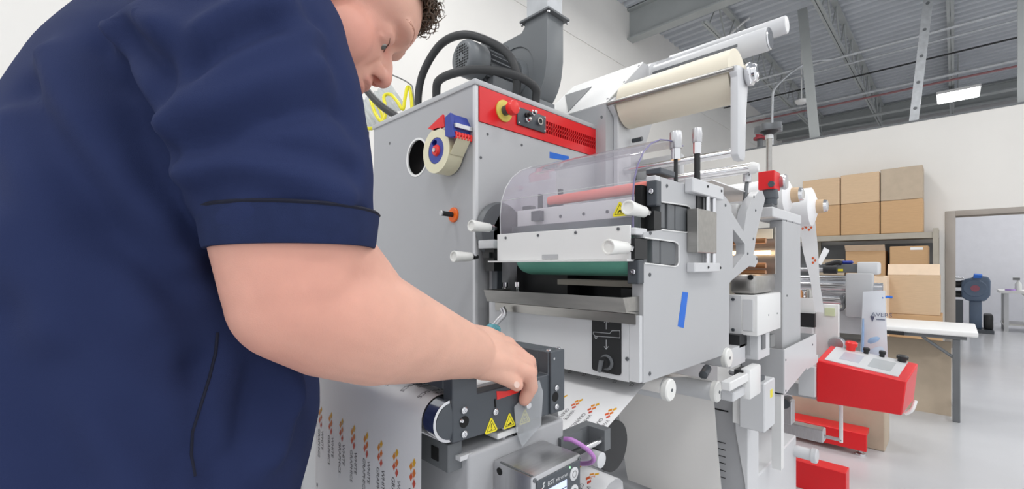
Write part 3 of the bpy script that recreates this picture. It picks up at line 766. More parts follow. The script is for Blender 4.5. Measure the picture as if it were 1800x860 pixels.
# knurled adjusting knobs on top
def knob(u, vt, vm, vb, vs, r1, r2, rs, y=Yp+.012):
    q = PY(u, vs, y); zt = PY(u, vt, y).z; zm = PY(u, vm, y).z; zb = PY(u, vb, y).z
    k = MB().lathe((q.x, y, zm), (0, 0, 1), [(0, r1*.94), (.002, r1), (zt-zm-.002, r1), (zt-zm, r1*.93)], 30).build('adjusting_knob', M_alu, ps)
    MB().cyl((q.x, y, zb), (q.x, y, zm), r2, 24).build('knob_collar', M_chrome, k)
    MB().cyl((q.x, y, q.z-.02), (q.x, y, zb), rs, 16).build('threaded_stud', M_black, k)
knob(1188, 232, 262, 281, 306, .0135, .0110, .0045)
knob(1225.5, 226, 251, 271, 312, .0118, .0100, .0075, Yp+.02)
MB().box(xa+.0, xa+.07, Yp+.0, Yp+.035, PY(1190, 313, Yp).z, PY(1190, 303, Yp).z).bevel(.002, 1).build('top_clamp', M_dark, ps)

# white lower panel and black lever label
wx = .800
MB().box(wx, wx+.004, .466, .888, 1.0135, 1.152).bevel(.001, 1).build('lower_panel', M_paint2, ps)
MB().box(wx, wx+.016, .442, .466, 1.016, 1.15).bevel(.0015, 1).build('panel_edge', M_paint2, ps)
y0, y1, z0, z1 = rectX(1040.5, 554, 1092, 661, wx-.001)
r = .007; pts = []
for cyy, czz, a0 in ((y1-r, z1-r, 0), (y0+r, z1-r, 90), (y0+r, z0+r, 180), (y1-r, z0+r, 270)):
    for k in range(5):
        t = math.radians(a0+k*22.5); pts.append((wx-.0015, cyy+r*math.cos(t), czz+r*math.sin(t)))
lp = MB().slab([pts], (.0015, 0, 0)).build('lever_label', M_black, ps)
def lx(x, y): return tuple(PX(780+x/4.3, 500+y/4.3, wx-.0017))
m = MB()
for pl in (((1228, 340), (1228, 268)), ((1212, 290), (1228, 268), (1244, 290)), ((1228, 420), (1228, 492)), ((1212, 470), (1228, 492), (1244, 470)),
           ((1130, 360), (1255, 372), (1270, 352), (1331, 352), (1331, 405), (1145, 391), (1130, 376), (1130, 360)), ((1143, 391), (1144, 407), (1152, 412), (1158, 406), (1157, 393))):
    m.tube([lx(*q) for q in pl], .0005, 5, 1)
m.build('label_symbols', M_whiteink, lp)
q = Vector(lx(1232, 590))
MB().lathe(q, (-1, 0, 0), [(0, .0165), (.002, .0165), (.003, .013)], 28).build('selector_ring', M_mid, lp)
MB().lathe(q+Vector((-.002, .002, 0)), (-1, 0, 0), [(0, .0125), (.01, .012)], 24).build('selector_boss', M_black, lp)
MB().hexa([tuple(q+Vector((-.012, dy, dz))) for dy, dz in ((-.001, .006), (.007, .006), (.012, -.018), (.006, -.02))] + [tuple(q+Vector((-.018, dy, dz))) for dy, dz in ((-.001, .006), (.007, .006), (.012, -.018), (.006, -.02))]).build('selector_lever', M_mid, lp)
screws(ps, [(wx-.001, PX(1103, 631, wx).y, PX(1103, 631, wx).z)], (-1, 0, 0), .0042, .002, M_mid)

# dark interior, teal cylinder, ledges
MB().box(.97, .99, .47, .898, 1.0, 1.34).build('interior_back', M_black, ps)
MB().box(.85, .97, .47, .898, 1.15, 1.165).build('interior_floor', M_black, ps)
MB().box(.86, .96, .47, .52, 1.165, 1.20).build('interior_block', M_black, ps)
MB().box(.90, .95, .70, .88, 1.165, 1.25).build('interior_block', M_black, ps)
MB().lathe((.842, .466, 1.277), (0, 1, 0), [(0, .046), (.002, .050), (.300, .050), (.318, .046), (.328, .037), (.333, .022)], 44).build('teal_cylinder', M_teal, ps)
MB().cyl((.842, .80, 1.277), (.842, .89, 1.277), .015).build('cylinder_shaft', M_chrome, ps)
MB().box(.86, .90, .47, .70, 1.203, 1.216).build('doctor_blade', M_shelf, ps)
for u in (888, 910):
    q = PX(u, 512, .84); MB().lathe((q.x, q.y, q.z-.01), (0, 0, 1), [(0, .007), (.01, .007), (.012, .0045), (.02, .0045), (.022, .008), (.034, .008)], 14).build('thumb_nut', M_chrome, ps)
MB().box(.815, .835, .872, .894, 1.145, 1.262).bevel(.0015, 1).build('side_post', M_dark, ps)
MB().box(.80, .83, .868, .905, 1.235, 1.30).box(.79, .81, .876, .90, 1.27, 1.285).build('side_bracket', M_black, ps)
MB().box(.78, .84, .85, .91, 1.295, 1.318).bevel(.003).build('side_cap', M_paint2, ps)
MB().lathe((.865, .900, 1.345), (0, 1, 0), [(0, .08), (.01, .085), (.018, .085)], 40).build('grey_disc', M_mid, ps)  # plain mid grey disc behind the left handle

# front guard panel and the clear curved guard
gp = MB().box(.778, .782, .450, .832, 1.262, 1.330).bevel(.001, 1).build('front_guard', M_white, ps)
MB().box(.764, .80, .449, .852, 1.2585, 1.262).build('guard_lip', M_white, gp)
q = PX(967, 452, .778)
MB().box(.7765, .778, q.y-.024, q.y+.024, q.z-.005, q.z+.006).bevel(.001, 1).build('pull_recess', M_paint, gp)
screws(gp, [tuple(PX(u, v, .778)) for u, v in ((889, 418.5), (946, 414), (1012, 409), (1087, 402.5))], (-1, 0, 0), .0035, .002, M_mid)
prof = [(.800, 1.322), (.798, 1.38), (.803, 1.42), (.818, 1.455), (.842, 1.486), (.875, 1.510), (.915, 1.526), (.96, 1.533), (1.03, 1.534)]
cv = []
for i in range(len(prof)-1):
    for k in range(4): 
        t = k/4; cv.append((prof[i][0]*(1-t)+prof[i+1][0]*t, prof[i][1]*(1-t)+prof[i+1][1]*t))
cv.append(prof[-1])
bm = bmesh.new(); ya, yb = .456, .842
A = [bm.verts.new((x, ya, z)) for x, z in cv]; B = [bm.verts.new((x, yb, z)) for x, z in cv]
for i in range(len(cv)-1): bm.faces.new((A[i], A[i+1], B[i+1], B[i]))
m = MB(); m.bm.free(); m.bm = bm; cg = m.build('clear_guard', M_clear, ps)
cap = [(x, yb, z) for x, z in cv] + [(1.03, yb, 1.322)]
MB().poly(cap).build('guard_end', M_clear, cg)
MB().tube([(x, ya, z) for x, z in cv], .0018, 6, 1).build('guard_rim', M_edge, cg)
MB().tube([(x, yb, z) for x, z in cv], .0014, 6, 1).build('guard_rim', M_paint2, cg)
MB().tube([(.803, ya, 1.42), (.803, yb, 1.42)], .0008, 5, 1).build('bend_line', M_paint2, cg)
q = PX(1090, 371, .797)
warning((.7965, q.y, q.z), (0, -1, 0), (0, 0, 1), .031, 'crush', cg, (-1, 0, 0))
# inside the guard
MB().box(.86, .872, .466, .84, 1.352, 1.398).bevel(.001, 1).build('inner_bar', M_white, ps)
MB().box(.845, .86, .466, .845, 1.322, 1.354).build('inner_beam', M_mid, ps)
screws(ps, [(.86, y, 1.372) for y in (.50, .555, .62, .69, .77)], (-1, 0, 0), .004, .002, M_mid)
MB().cyl((.885, .462, 1.421), (.885, .745, 1.418), .0125).build('salmon_roller', M_salmon, ps)
MB().cyl((.885, .452, 1.421), (.885, .462, 1.421), .014).build('roller_end', M_black, ps)
MB().lathe((.848, .492, 1.372), (-1, 0, 0), [(0, .013), (.006, .013), (.01, .01)], 18).build('inner_knob', M_dark, ps)
for y, h in ((.73, .05), (.80, .045)):
    MB().box(.905, .915, y-.005, y+.005, 1.38, 1.40+h).build('inner_post', M_dark, ps)
MB().box(.845, .865, .745, .775, 1.365, 1.39).box(.88, .9, .72, .75, 1.40, 1.415).box(.87, .89, .80, .83, 1.395, 1.41).build('inner_clamps', M_dark, ps)

# white nylon handles
def handle(x0, x1, y, z, dz=0.0):
    p0 = Vector((x1, y, z)); p1 = Vector((x0, y, z+dz)); L = (p1-p0).length
    h = MB().lathe(p0, p1-p0, [(0, .0095), (.003, .0115), (L*.35, .0122), (L*.8, .0142), (L-.004, .0150), (L-.001, .0140), (L-.001, .0115), (L-.004, .0105)], 26).build('nylon_handle', M_nylon, ps)
    MB().cyl(p0, p0+Vector((.022, 0, 0)), .005, 14).build('handle_stud', M_black, h)
    MB().cyl(p0+Vector((.004, 0, 0)), p0+Vector((.012, 0, 0)), .0088, 6).build('lock_nut', M_chrome, h)
handle(.770, .838, .452, 1.360, .004)
handle(.694, .762, .448, 1.284)
handle(.716, .782, .864, 1.349, .002)
handle(.686, .746, .897, 1.273)

# drip tray with its spout, and a cloth tied round the spout
dt = thing('drip_tray', 'stainless drip tray with bent spout under the teal cylinder', 'tray', (.79, .65, 1.14))
pf = [(.750, 1.188), (.762, 1.158), (.80, 1.153), (.845, 1.153), (.845, 1.1565), (.80, 1.1565), (.7645, 1.161), (.7535, 1.188)]
MB().slab([[(x, .449, z) for x, z in pf]], (0, .404, 0)).build('trough', M_stain, dt)
MB().slab([[(.7535, .449, 1.188), (.7645, .449, 1.161), (.845, .449, 1.156), (.845, .449, 1.188)]], (0, .002, 0)).build('end_wall', M_stain, dt)
MB().slab([[(.7535, .851, 1.188), (.7645, .851, 1.161), (.845, .851, 1.156), (.845, .851, 1.188)]], (0, .002, 0)).build('end_wall', M_stain, dt)
MB().box(.797, .845, .45, .86, 1.132, 1.1525).build('tray_rail', M_stain, dt)
q1 = PX(883, 541, .775); q2 = PX(886, 552, .775); q3 = PX(866, 576, .750)
MB().tube([q1, q2, (q2+q3)/2+Vector((0, 0, .001)), q3], .0078, 14, 4).build('spout', M_alu, dt)
cl = thing('cleaning_cloth', 'teal blue cloth knotted around the tray spout above the hand', 'cloth', tuple(q3-Vector((0, 0, .02))))
m = MB(); rnd = random.Random(3)
for i in range(16):
    a = rnd.uniform(0, 6.28); s = .013
    p0 = q3 + Vector((.006*math.cos(a), .008*math.sin(a), .008)); p1 = q3 + Vector((s*math.cos(a), s*1.3*math.sin(a), -.004)); p2 = p1 + Vector((rnd.uniform(-.008, .004), rnd.uniform(-.014, .016), -rnd.uniform(.01, .028)))
    m.tube([p0, p1, p2], .004, 7, 5, True, [.003, .0055, .0015])
m.build('cloth_folds', M_cloth, cl)
MB().ring(q3+Vector((0, 0, .004)), (q3-q2), .007, .011, .006, 16).build('cloth_knot', M_cloth, cl)

# blue tape strip on the side plate
pts = [(1200, 513), (1210, 514.5), (1202, 577), (1191.5, 574)]
o = MB().slab([[tuple(PY(u, v, Yp-.0006)) for u, v in pts]], (0, .0005, 0)).build('masking_tape', M_btape, None, tuple(PY(1197, 577, Yp))); tag(o, 'long blue tape strip stuck upright on the grey side plate', 'tape')
# ================================================================== LOWER FRONT OF THE PRESS
Ys = .440
su = thing('splicing_unit', 'dark grey splicing unit with three yellow warning triangles under the hand', 'machine', (.445, .62, 1.0))
sx0, sx1, sx2, sx3 = .336, .376, .5185, .5537
zt_, zl_, zb0, zb1 = 1.118, 1.083, 1.029, 1.020
MB().slab([[(sx0, Ys, zb0), (sx3, Ys, zb1), (sx3, Ys, zt_), (sx2, Ys, zt_), (sx2, Ys, zl_), (sx1, Ys, zl_), (sx1, Ys, zt_), (sx0, Ys, zt_)]], (0, .02, 0)).bevel(.0012, 1, 50).build('front_cheek', M_dark, su)
MB().box(sx2+.002, sx3, Ys-.004, Ys, zb1+.002, zt_).bevel(.001, 1).build('end_post', M_dark, su)
MB().slab([[(sx0, .80, zb0), (sx3, .80, zb1), (sx3, .80, zt_), (sx0, .80, zt_)]], (0, .02, 0)).build('rear_cheek', M_dark, su)
MB().box(sx2, sx3, Ys+.02, .80, 1.076, zt_).bevel(.0012, 1).build('cross_bar', M_dark, su)
MB().box(sx0, sx1, Ys+.02, .80, 1.092, zt_).bevel(.0012, 1).build('cross_bar', M_dark, su)
MB().box(sx1+.02, sx2, Ys+.022, .80, 1.052, 1.062).build('cutting_table', M_stain, su)
MB().box(sx1+.004, sx2-.002, Ys+.03, Ys+.045, 1.064, 1.079).bevel(.002, 1).build('clamp_bar', M_alu, su)
MB().box(sx2+.006, sx2+.03, Ys+.005, Ys+.03, 1.06, 1.077).build('hinge_gap', M_void, su)
def SY(u, v): return tuple(PY(u, v, Ys))
def SYo(u, v, k=.004): return tuple(PY(u, v, Ys-k))
screws(su, [SY(815, 721), SY(815, 763), SY(870, 724)], (0, -1, 0), .0047, .0035, M_chrome, 14)
screws(su, [SYo(977, 682), SYo(977, 715)], (0, -1, 0), .0045, .0035, M_chrome, 14)
screws(su, [SYo(974, 631)], (0, -1, 0), .002, .001, M_chrome)
screws(su, [(sx2+.004, .565, zt_), (sx2+.006, Ys+.004, zt_), (sx3-.006, Ys+.004, zt_)], (0, 0, 1), .004, .003, M_chrome)
for q in (SY(816, 742), SYo(976, 698)):
    h = MB().lathe((q[0], q[1]-.0004, q[2]), (0, 1, 0), [(0, .0075), (.0012, .0075)], 20).build('counterbore', M_void, su)
q = SY(811, 740); MB().lathe((q[0], q[1]-.001, q[2]), (0, -1, 0), [(0, .003), (.002, .002)], 10).build('set_screw', M_chrome, su)
MB().slab([[SYo(873, 688, .0006), SYo(890, 688, .0006), SYo(912, 682, .0006), SYo(912, 690, .0006), SYo(892, 697, .0006), SYo(874, 703, .0006)]], (0, .0005, 0)).build('red_pointer', M_redp, su)
a = PY(870, 702, Ys-.0003); b = PY(871, 716, Ys-.0003)
MB().tube([a, b], .0014, 6, 1).build('slot_groove', M_void, su)
for u, v, g, s in ((863, 751, 'bang', .0205), (895, 742.5, 'hand', .0205), (922, 735.5, 'rolls', .021)):
    q = SY(u, v); warning((q[0], Ys-.0003, q[2]), (1, 0, 0), (0, 0, 1), s, g, su, (0, -1, 0))
q = PY(922, 711, Ys-.002); MB().lathe((q.x, Ys, q.z), (0, -1, 0), [(0, .003), (.004, .003), (.005, .005), (.011, .005), (.012, .004)], 16).build('thumb_screw', M_chrome, su)
MB().slab([[SYo(904, 716, .004), SYo(948, 668, .004), SYo(955, 690, .004), SYo(951, 748, .004), SYo(918, 786, .004), SYo(908, 760, .004)]], (0, .0006, 0)).build('clear_flap', M_flap, su)
# idler roller of the unit
MB().lathe((.336, .4435, 1.056), (0, 1, 0), [(0, .022), (.0005, .0262), (.003, .0270), (.354, .0270)], 36).build('idler_roller', M_chrome, su)
MB().lathe((.336, .443, 1.056), (0, 1, 0), [(-.002, .012), (.0, .0225)], 30).build('roller_face', M_dark, su)
MB().box(.358, .372, Ys+.012, Ys+.03, 1.04, 1.075).build('roller_bracket', M_black, su)

# housing below with the controller
hb = thing('inspection_housing', 'plain grey housing carrying the splicing unit', 'housing', (.46, .62, .56))
MB().box(.363, .56, .442, .80, .565, 1.006).bevel(.005, 3).build('housing_body', M_side, hb)
MB().box(.340, .363, .455, .62, .985, 1.022).bevel(.001, 1).build('slide_rail', M_mid, hb)
MB().box(.3385, .3405, .475, .49, .995, 1.012).build('slot_window', M_void, hb)
MB().slab([[(.352, .445, 1.006), (.352, .62, .996), (.352, .62, .990), (.352, .47, .999), (.352, .445, 1.000)]], (.02, 0, 0)).build('curved_lip', M_paint2, hb)
q = PY(884, 797, .452)
MB().cyl((q.x, .452, 1.005), (q.x, .452, 1.028), .0042, 14).build('support_pin', M_alu, hb)
MB().box(q.x-.018, q.x+.022, .443, .47, 1.0105, 1.0185).bevel(.001, 1).build('support_plate', M_white, hb)
MB().box(q.x+.016, q.x+.036, .446, .47, 1.004, 1.020).build('support_block', M_void, hb)
screws(hb, [(.363, .49, .978)], (-1, 0, 0), .003, .003, M_chrome)

ct = thing('web_controller', 'silver grey web guide controller with lit screen at the bottom of the photo', 'controller', (.456, .405, .80))
cx0, cx1, cy0, czt = .405, .506, .370, .987
MB().box(cx0, cx1, cy0, .441, .80, czt).bevel(.003, 2).build('controller_case', M_alu, ct)
MB().box(cx0+.002, cx0+.0045, cy0+.002, .43, .802, czt+.0006).build('lid_seam', M_mid, ct)
fp = MB().box(cx0+.007, cx1-.003, cy0-.0015, cy0, .815, czt-.007).bevel(.0008, 1).build('front_panel', M_dark, ct)
MB().box(cx0+.020, cx1-.034, cy0-.0022, cy0-.0015, .84, czt-.024).build('screen', M_screen, fp)
m = MB()
for k in range(5): m.box(cx0+.024, cx0+.024+(.03 if k % 2 else .042), cy0-.0026, cy0-.0022, czt-.034-.008*k, czt-.0328-.008*k)
m.build('screen_lines', M_bgrey, fp)
write('BST', .0085, (cx0+.0275, cy0-.0019, czt-.0195), (1, 0, 0), (0, 0, 1), 'maker_text', M_whiteink, fp)
write('eltromat', .0072, (cx0+.0445, cy0-.0019, czt-.0195), (1, 0, 0), (0, 0, 1), 'maker_text', M_whiteink, fp)
m = MB(); m.tube([(cx0+.022, cy0-.002, czt-.012), (cx0+.0185, cy0-.002, czt-.014), (cx0+.0205, cy0-.002, czt-.0165), (cx0+.0165, cy0-.002, czt-.0195)], .0007, 6, 3); m.build('maker_mark', M_whiteink, fp)
MB().slab([[(cx0+.0075, cy0-.0018, czt-.03), (cx0+.016, cy0-.0018, czt-.018), (cx0+.016, cy0-.0018, czt-.060), (cx0+.0075, cy0-.0018, czt-.060)]], (0, .0003, 0)).build('red_stripe', M_red, fp)
for k, mm in enumerate((M_plug, M_plug, M_plug)):
    MB().lathe((cx1-.018, cy0-.0015, czt-.022-.024*k), (0, -1, 0), [(0, .009), (.001, .009), (.0014, .008)], 24).build('round_key', M_paint2, fp)
    MB().ring((cx1-.018, cy0-.0024, czt-.022-.024*k), (0, -1, 0), .0035, .0048, .0006, 18).build('key_symbol', M_plug, fp)
MB().lathe((cx1-.027, cy0-.0015, czt-.0105), (0, -1, 0), [(0, .0014), (.0008, .0014)], 10).build('status_led', M_led, fp)
q = PX(878, 829, cx0); MB().lathe((cx0-.0005, q.y, q.z), (1, 0, 0), [(0, .005), (.001, .005)], 16).build('latch_hole', M_void, ct)
screws(ct, [(cx0+.005, cy0, czt-.005), (cx1-.003, cy0, czt-.006)], (0, -1, 0), .003, .0015, M_mid)

# edge sensor with violet cable
sb = thing('edge_sensor', 'grey edge sensor fork with a looped violet cable', 'sensor', (.58, .44, .93))
MB().box(.512, .648, .446, .462, .944, .975).build('sensor_arm', M_mid, sb)
MB().box(.630, .648, .412, .446, .940, .975).build('fork_end', M_mid, sb)
MB().box(.512, .53, .43, .446, .95, .972).build('fork_end', M_mid, sb)
MB().box(.545, .60, .436, .446, .952, .978).build('sensor_cover', M_mid, sb)
MB().hexa([(.483, .428, .942), (.511, .428, .942), (.511, .46, .942), (.483, .46, .942), (.483, .428, .984), (.511, .428, .984), (.511, .46, .984), (.483, .46, .984)]).bevel(.001, 1).build('mount_block', M_alu, sb)
MB().cyl((.545, .420, .9565), (.585, .420, .9565), .0058, 18).build('plug_sleeve', M_black, sb)
MB().cyl((.585, .420, .9565), (.632, .420, .9565), .0048, 18).build('sensor_barrel', M_chrome, sb)
MB().box(.512, .540, .414, .430, .950, .964).build('cable_block', M_mid, sb)
pts = [PD(992, 772, .665), PD(1003, 773, .66), PD(1017, 780, .66), PD(1033, 791, .665), PD(1043, 803, .67), PD(1042, 811, .675), PD(1033, 815, .69), PD(1015, 815, .72), PD(1000, 812, .76)]
MB().tube(pts, .0035, 10, 6).build('violet_cable', M_purple, sb)
rl = MB().lathe((.612, .405, .933), (0, 1, 0), [(0, .010), (.001, .0125), (.40, .0125)], 24).build('guide_roller', M_paint2, None, (.612, .6, .92)); tag(rl, 'slim pale roller under the sensor fork', 'roller')
rl = MB().cyl((.80, .50, .875), (.80, .88, .875), .052, 30).build('void_cylinder', M_black, None, (.80, .69, .82)); tag(rl, 'fat black cylinder filling the dark void below the printed label web', 'roller')  # black cylinder stands in for the dark void under the web

# ------------------------------------------------------------------ printed label web
def path_from(pts, step=.008):
    out = [Vector((p[0], p[1])) for p in pts]; s = [0.0]
    for a, b in zip(out, out[1:]): s.append(s[-1] + (b-a).length)
    return out, s
def arc(cx, cz, r, a0, a1, n=10):
    return [(cx + r*math.cos(math.radians(a0+(a1-a0)*i/n)), cz + r*math.sin(math.radians(a0+(a1-a0)*i/n))) for i in range(n+1)]
def on_path(P, S, s):
    s = min(max(s, 0), S[-1]-1e-6)
    for i in range(len(S)-1):
        if S[i] <= s <= S[i+1]:
            t = (s-S[i])/max(1e-9, S[i+1]-S[i]); d = (P[i+1]-P[i]).normalized()
            return P[i].lerp(P[i+1], t), d
def web_sheet(P, y0, y1, name, material, label, cat, group=None):
    bm = bmesh.new(); A = [bm.verts.new((p.x, y0, p.y)) for p in P]; B = [bm.verts.new((p.x, y1, p.y)) for p in P]
    for i in range(len(P)-1): bm.faces.new((A[i], A[i+1], B[i+1], B[i]))
    m = MB(); m.bm.free(); m.bm = bm
    c = (sum(p.x for p in P)/len(P), (y0+y1)/2, min(p.y for p in P))
    o = m.build(name, material, None, c, smooth=60); tag(o, label, cat, group); return o
def print_labels(P, S, rows, ys, parent, side):
    """W shaped logos of five lozenges and the two line name, printed along the web; side=+1 when the outside is on the left of travel"""
    tw = text_mesh('WHITE', .0115); tg = text_mesh('GRAPHICS', .0115)
    inks = [MB() for _ in range(5)]; tx_ = MB()
    def W(s, y, k=.00035):
        p, d = on_path(P, S, s); n = Vector((-d.y, d.x))*side
        return Vector((p.x+n.x*k, y, p.y+n.y*k))
    for s0 in rows:
        for y in ys:
            for i in range(5):
                cs = s0 + .0045 + .0066*i; cyy = y + (-.0034 if i % 2 == 0 else .0034)
                q = [(-.0062, -.0004), (-.0012, -.0040), (.0062, .0004), (.0012, .0040)]
                inks[i].bm.faces.new([inks[i].bm.verts.new(W(cs+a, cyy+b)) for a, b in q])
            for (v, f), off in ((tw, -.0095), (tg, .0045)):
                vs = [tx_.bm.verts.new(W(s0+.039+p[0]*.93, y+off+.0045-p[1])) for p in v]
                for q in f:
                    try: tx_.bm.faces.new([vs[i] for i in q])
                    except ValueError: pass
    for b, mm in zip(inks, M_inks): stuff(b.build('printed_logo', mm, parent))
    stuff(tx_.build('printed_name', M_ink, parent))

pts = [(1.02, 1.058), (.90, 1.012), (.80, .9727), (.70, .934), (.632, .9065)] + arc(.615, .932, .0245, -70, -160, 8)
pts += [(.575, 1.00), (.562, 1.045)] + arc(.535, 1.040, .028, 10, 95, 8) + [(.50, 1.0685), (.42, 1.0745), (.36, 1.0825)] + arc(.336, 1.056, .0285, 75, 180, 14)
pts += [(.3072, 1.02), (.3066, .95), (.3060, .86), (.305, .76), (.303, .66), (.30, .60)]
WP, WS = path_from(pts)
wy0, wy1 = .4655, .795
lw = web_sheet(WP, wy0, wy1, 'label_web', M_paper, 'white printed label web hanging down in front of the man', 'label web')
sref = None
for i, p in enumerate(WP):
    if abs(p.y-1.02) < 1e-6 and abs(p.x-.3072) < 1e-4: sref = WS[i]
s_logo = sref + .014
ys = [wy0 + .019 + .0415*k for k in range(8)]
rows = [.096, .261] + [s_logo + .165*k for k in range(-1, 3)]
rows = [r_ for r_ in rows if .0 < r_ < WS[-1]-.1]
print_labels(WP, WS, rows, ys, lw, -1)
m = MB()
for r_ in rows:
    for ds in (-.026, ):
        p, d = on_path(WP, WS, r_+ds); n = Vector((d.y, -d.x))
        q = Vector((p.x+n.x*.0004, wy1-.008, p.y+n.y*.0004)); e = Vector((d.x, 0, d.y))*.003; f = Vector((0, .0018, 0))
        m.quad(q-e-f, q+e-f, q+e+f, q-e+f)
m.build('register_mark', M_blackink, lw)
pts2 = [(.735, .80), (.745, .82), (.742, .84), (.73, .850), (.715, .8535), (.695, .852), (.672, .841), (.65, .823)] + [(.58, .75), (.50, .66), (.47, .60)]
LP, LS = path_from(pts2)
lw2 = web_sheet(LP, .445, .792, 'label_web', M_paper, 'lower run of printed label web beside the controller screen', 'label web')
print_labels(LP, LS, [.075, .24], ys, lw2, -1)

# white matrix web with its rollers
pts = arc(.93, .978, .0258, 190, 60, 10) + [(1.06, .982), (1.15, .960), (1.185, .952), (1.197, .944), (1.202, .93), (1.22, .85), (1.24, .75), (1.262, .65), (1.29, .55)]
MP, MS = path_from(pts)
web_sheet(MP, .452, .755, 'waste_matrix', M_matrix, 'wide plain white waste sheet falling from the pale rollers', 'paper web')
def idler(x, z, r, y0, y1, label):
    o = thing('idler_roller', label, 'roller', (x, (y0+y1)/2, z-r))
    MB().lathe((x, y0+.014, z), (0, 1, 0), [(0, r*.96), (y1-y0-.014, r*.96)], 32).build('roller_tube', M_paint2, o)
    MB().lathe((x, y0, z), (0, 1, 0), [(-.001, r*.18), (0, r*.9), (.003, r), (.014, r)], 32).build('roller_cap', M_nylon, o)
    MB().lathe((x, y0-.0015, z), (0, 1, 0), [(0, r*.16), (.002, r*.16)], 12).build('axle_bolt', M_dark, o)
    return o
idler(.932, .977, .0245, .438, .86, 'pale roller with white cap under the corner of the side plate')
idler(1.205, .918, .0275, .437, .86, 'pale roller with white cap at the bend of the white waste sheet')
idler(1.262, 1.000, .0265, .43, .86, 'pale roller with white cap above the waste sheet, against the side plate')
o = MB().tube([PY(1236, 660, .46), PY(1243, 648, .47)], .011, 12, 1).build('stop_knob', M_dark, None, tuple(PY(1238, 658, .46))); tag(o, 'small dark knob above the white waste sheet', 'knob')

# ------------------------------------------------------------------ press base and frame
pb_ = thing('machine_bed', 'long pale grey machine bed under the whole press', 'bed', (1.3, .7, 0))
MB().box(.40, 2.18, .475, .87, .06, .53).bevel(.004, 1).build('base_body', M_paint2, pb_)
MB().box(.40, .435, .86, 1.32, .0, .905).bevel(.008, 2).build('end_panel', M_paint, pb_)
MB().box(.395, .40, 1.13, 1.136, .53, .90).build('panel_gap', M_mid, pb_)
MB().box(.41, .46, .83, 1.24, .905, .925).bevel(.003).build('top_rail', M_mid, pb_)
MB().box(.82, 2.18, .87, .90, .53, 1.0).build('rear_panel', M_paint, pb_)
MB().box(1.63, 2.35, .86, .885, .53, 1.42).build('rear_panel', M_paint, pb_)
for x in (.55, 1.3, 2.0):
    for y in (.54, .80): MB().lathe((x, y, 0), (0, 0, 1), [(0, .045), (.012, .04), (.02, .015), (.062, .015)], 18).build('levelling_foot', M_mid, pb_)
# scale plate and pale column right of the waste sheet
fr = thing('scale_column', 'pale column with black scale marks beside the white waste sheet', 'column', (1.45, .58, .53))
MB().box(1.40, 1.408, .428, .80, .53, .885).build('scale_plate', M_side, fr)
MB().slab([[(1.392, .424, .53), (1.392, .430, .53), (1.392, .433, .61), (1.392, .459, .76), (1.392, .461, .885), (1.392, .424, .885)]], (.10, 0, 0)).bevel(.002, 1).build('column_body', M_paint2, fr)
m = MB()
for v in (778, 790, 802, 814, 827, 839):
    q = PX(1268, v, 1.3995); m.box(1.399, 1.4, q.y-.012, q.y+.014, q.z-.0012, q.z+.0012)
m.build('scale_mark', M_blackink, fr)
q = PX(1262, 720, 1.3995); MB().box(1.3985, 1.40, q.y-.03, q.y+.02, q.z-.002, q.z+.002).build('slot_mark', M_void, fr)

# L arm, lower box, post, tray
la = thing('dancer_arm', 'pale angled arm bracket right of the waste sheet rollers', 'arm', (1.38, .44, .87))
boxY(MB(), 1284, 673, 1334, 689, .345, .02).bevel(.002, 1).build('arm_bar', M_white, la)
boxY(MB(), 1319, 650, 1338, 704, .340, .022).bevel(.004, 2).build('arm_end', M_white, la)
boxY(MB(), 1290, 691, 1322, 708, .352, .03).bevel(.003, 1).build('arm_tray', M_paint2, la)
MB().cyl(PY(1286, 655, .42), PY(1320, 660, .352), .008, 16).build('arm_shaft', M_chrome, la)
boxY(MB(), 1306, 652, 1320, 666, .355, .02).build('shaft_clamp', M_black, la)
lb = thing('junction_box', 'pale junction box with yellow sticker beside the dancer arm', 'box', (1.375, .39, .80))
MB().box(1.326, 1.423, .362, .427, .797, .931).bevel(.003, 1).build('box_body', M_paint2, lb)
MB().box(1.345, 1.40, .40, .45, .80, .90).build('box_bracket', M_white, lb)
q = PY(1356, 692, .3615); MB().box(q.x-.010, q.x+.010, .3612, .362, q.z-.011, q.z+.011).build('yellow_sticker', M_yellow, lb)
MB().box(1.335, 1.375, .375, .41, .931, .943).build('cable_gland', M_dark, lb)
tr = thing('parts_tray', 'open grey sheet metal tray beside the red console', 'tray', (2.0, .47, .53))
tx0, tx1, ty0, ty1, tz0, tz1 = 1.756, 2.26, .418, .56, .80, .957
m = MB(); m.slab([[(tx0, ty0, tz0), (tx1, ty0, .862), (tx1, ty0, tz1), (tx0, ty0, tz1)]], (0, .004, 0)); m.build('front_wall', M_paint2, tr)
m = MB(); m.box(tx0, tx0+.004, ty0+.004, ty1, tz0, tz1).box(tx1-.004, tx1, ty0+.004, ty1, .862, tz1).box(tx0, tx1, ty1-.004, ty1, .862, tz1); m.build('tray_walls', M_paint, tr)
MB().hexa([(tx0, ty0+.004, tz0), (tx1, ty0+.004, .862), (tx1, ty1, .862), (tx0, ty1, tz0), (tx0, ty0+.004, tz0+.004), (tx1, ty0+.004, .866), (tx1, ty1, .866), (tx0, ty1, tz0+.004)]).build('tray_floor', M_mid, tr)
MB().box(1.765, 1.80, .43, .46, .53, .82).build('tray_post', M_white, tr)
MB().box(2.10, 2.30, .42, .50, .83, .862).build('bracket', M_paint2, tr)
screws(tr, [tuple(PY(u, v, ty0)) for u, v in ((1381, 633), (1381, 687), (1428, 606))], (0, -1, 0), .004, .002, M_mid)
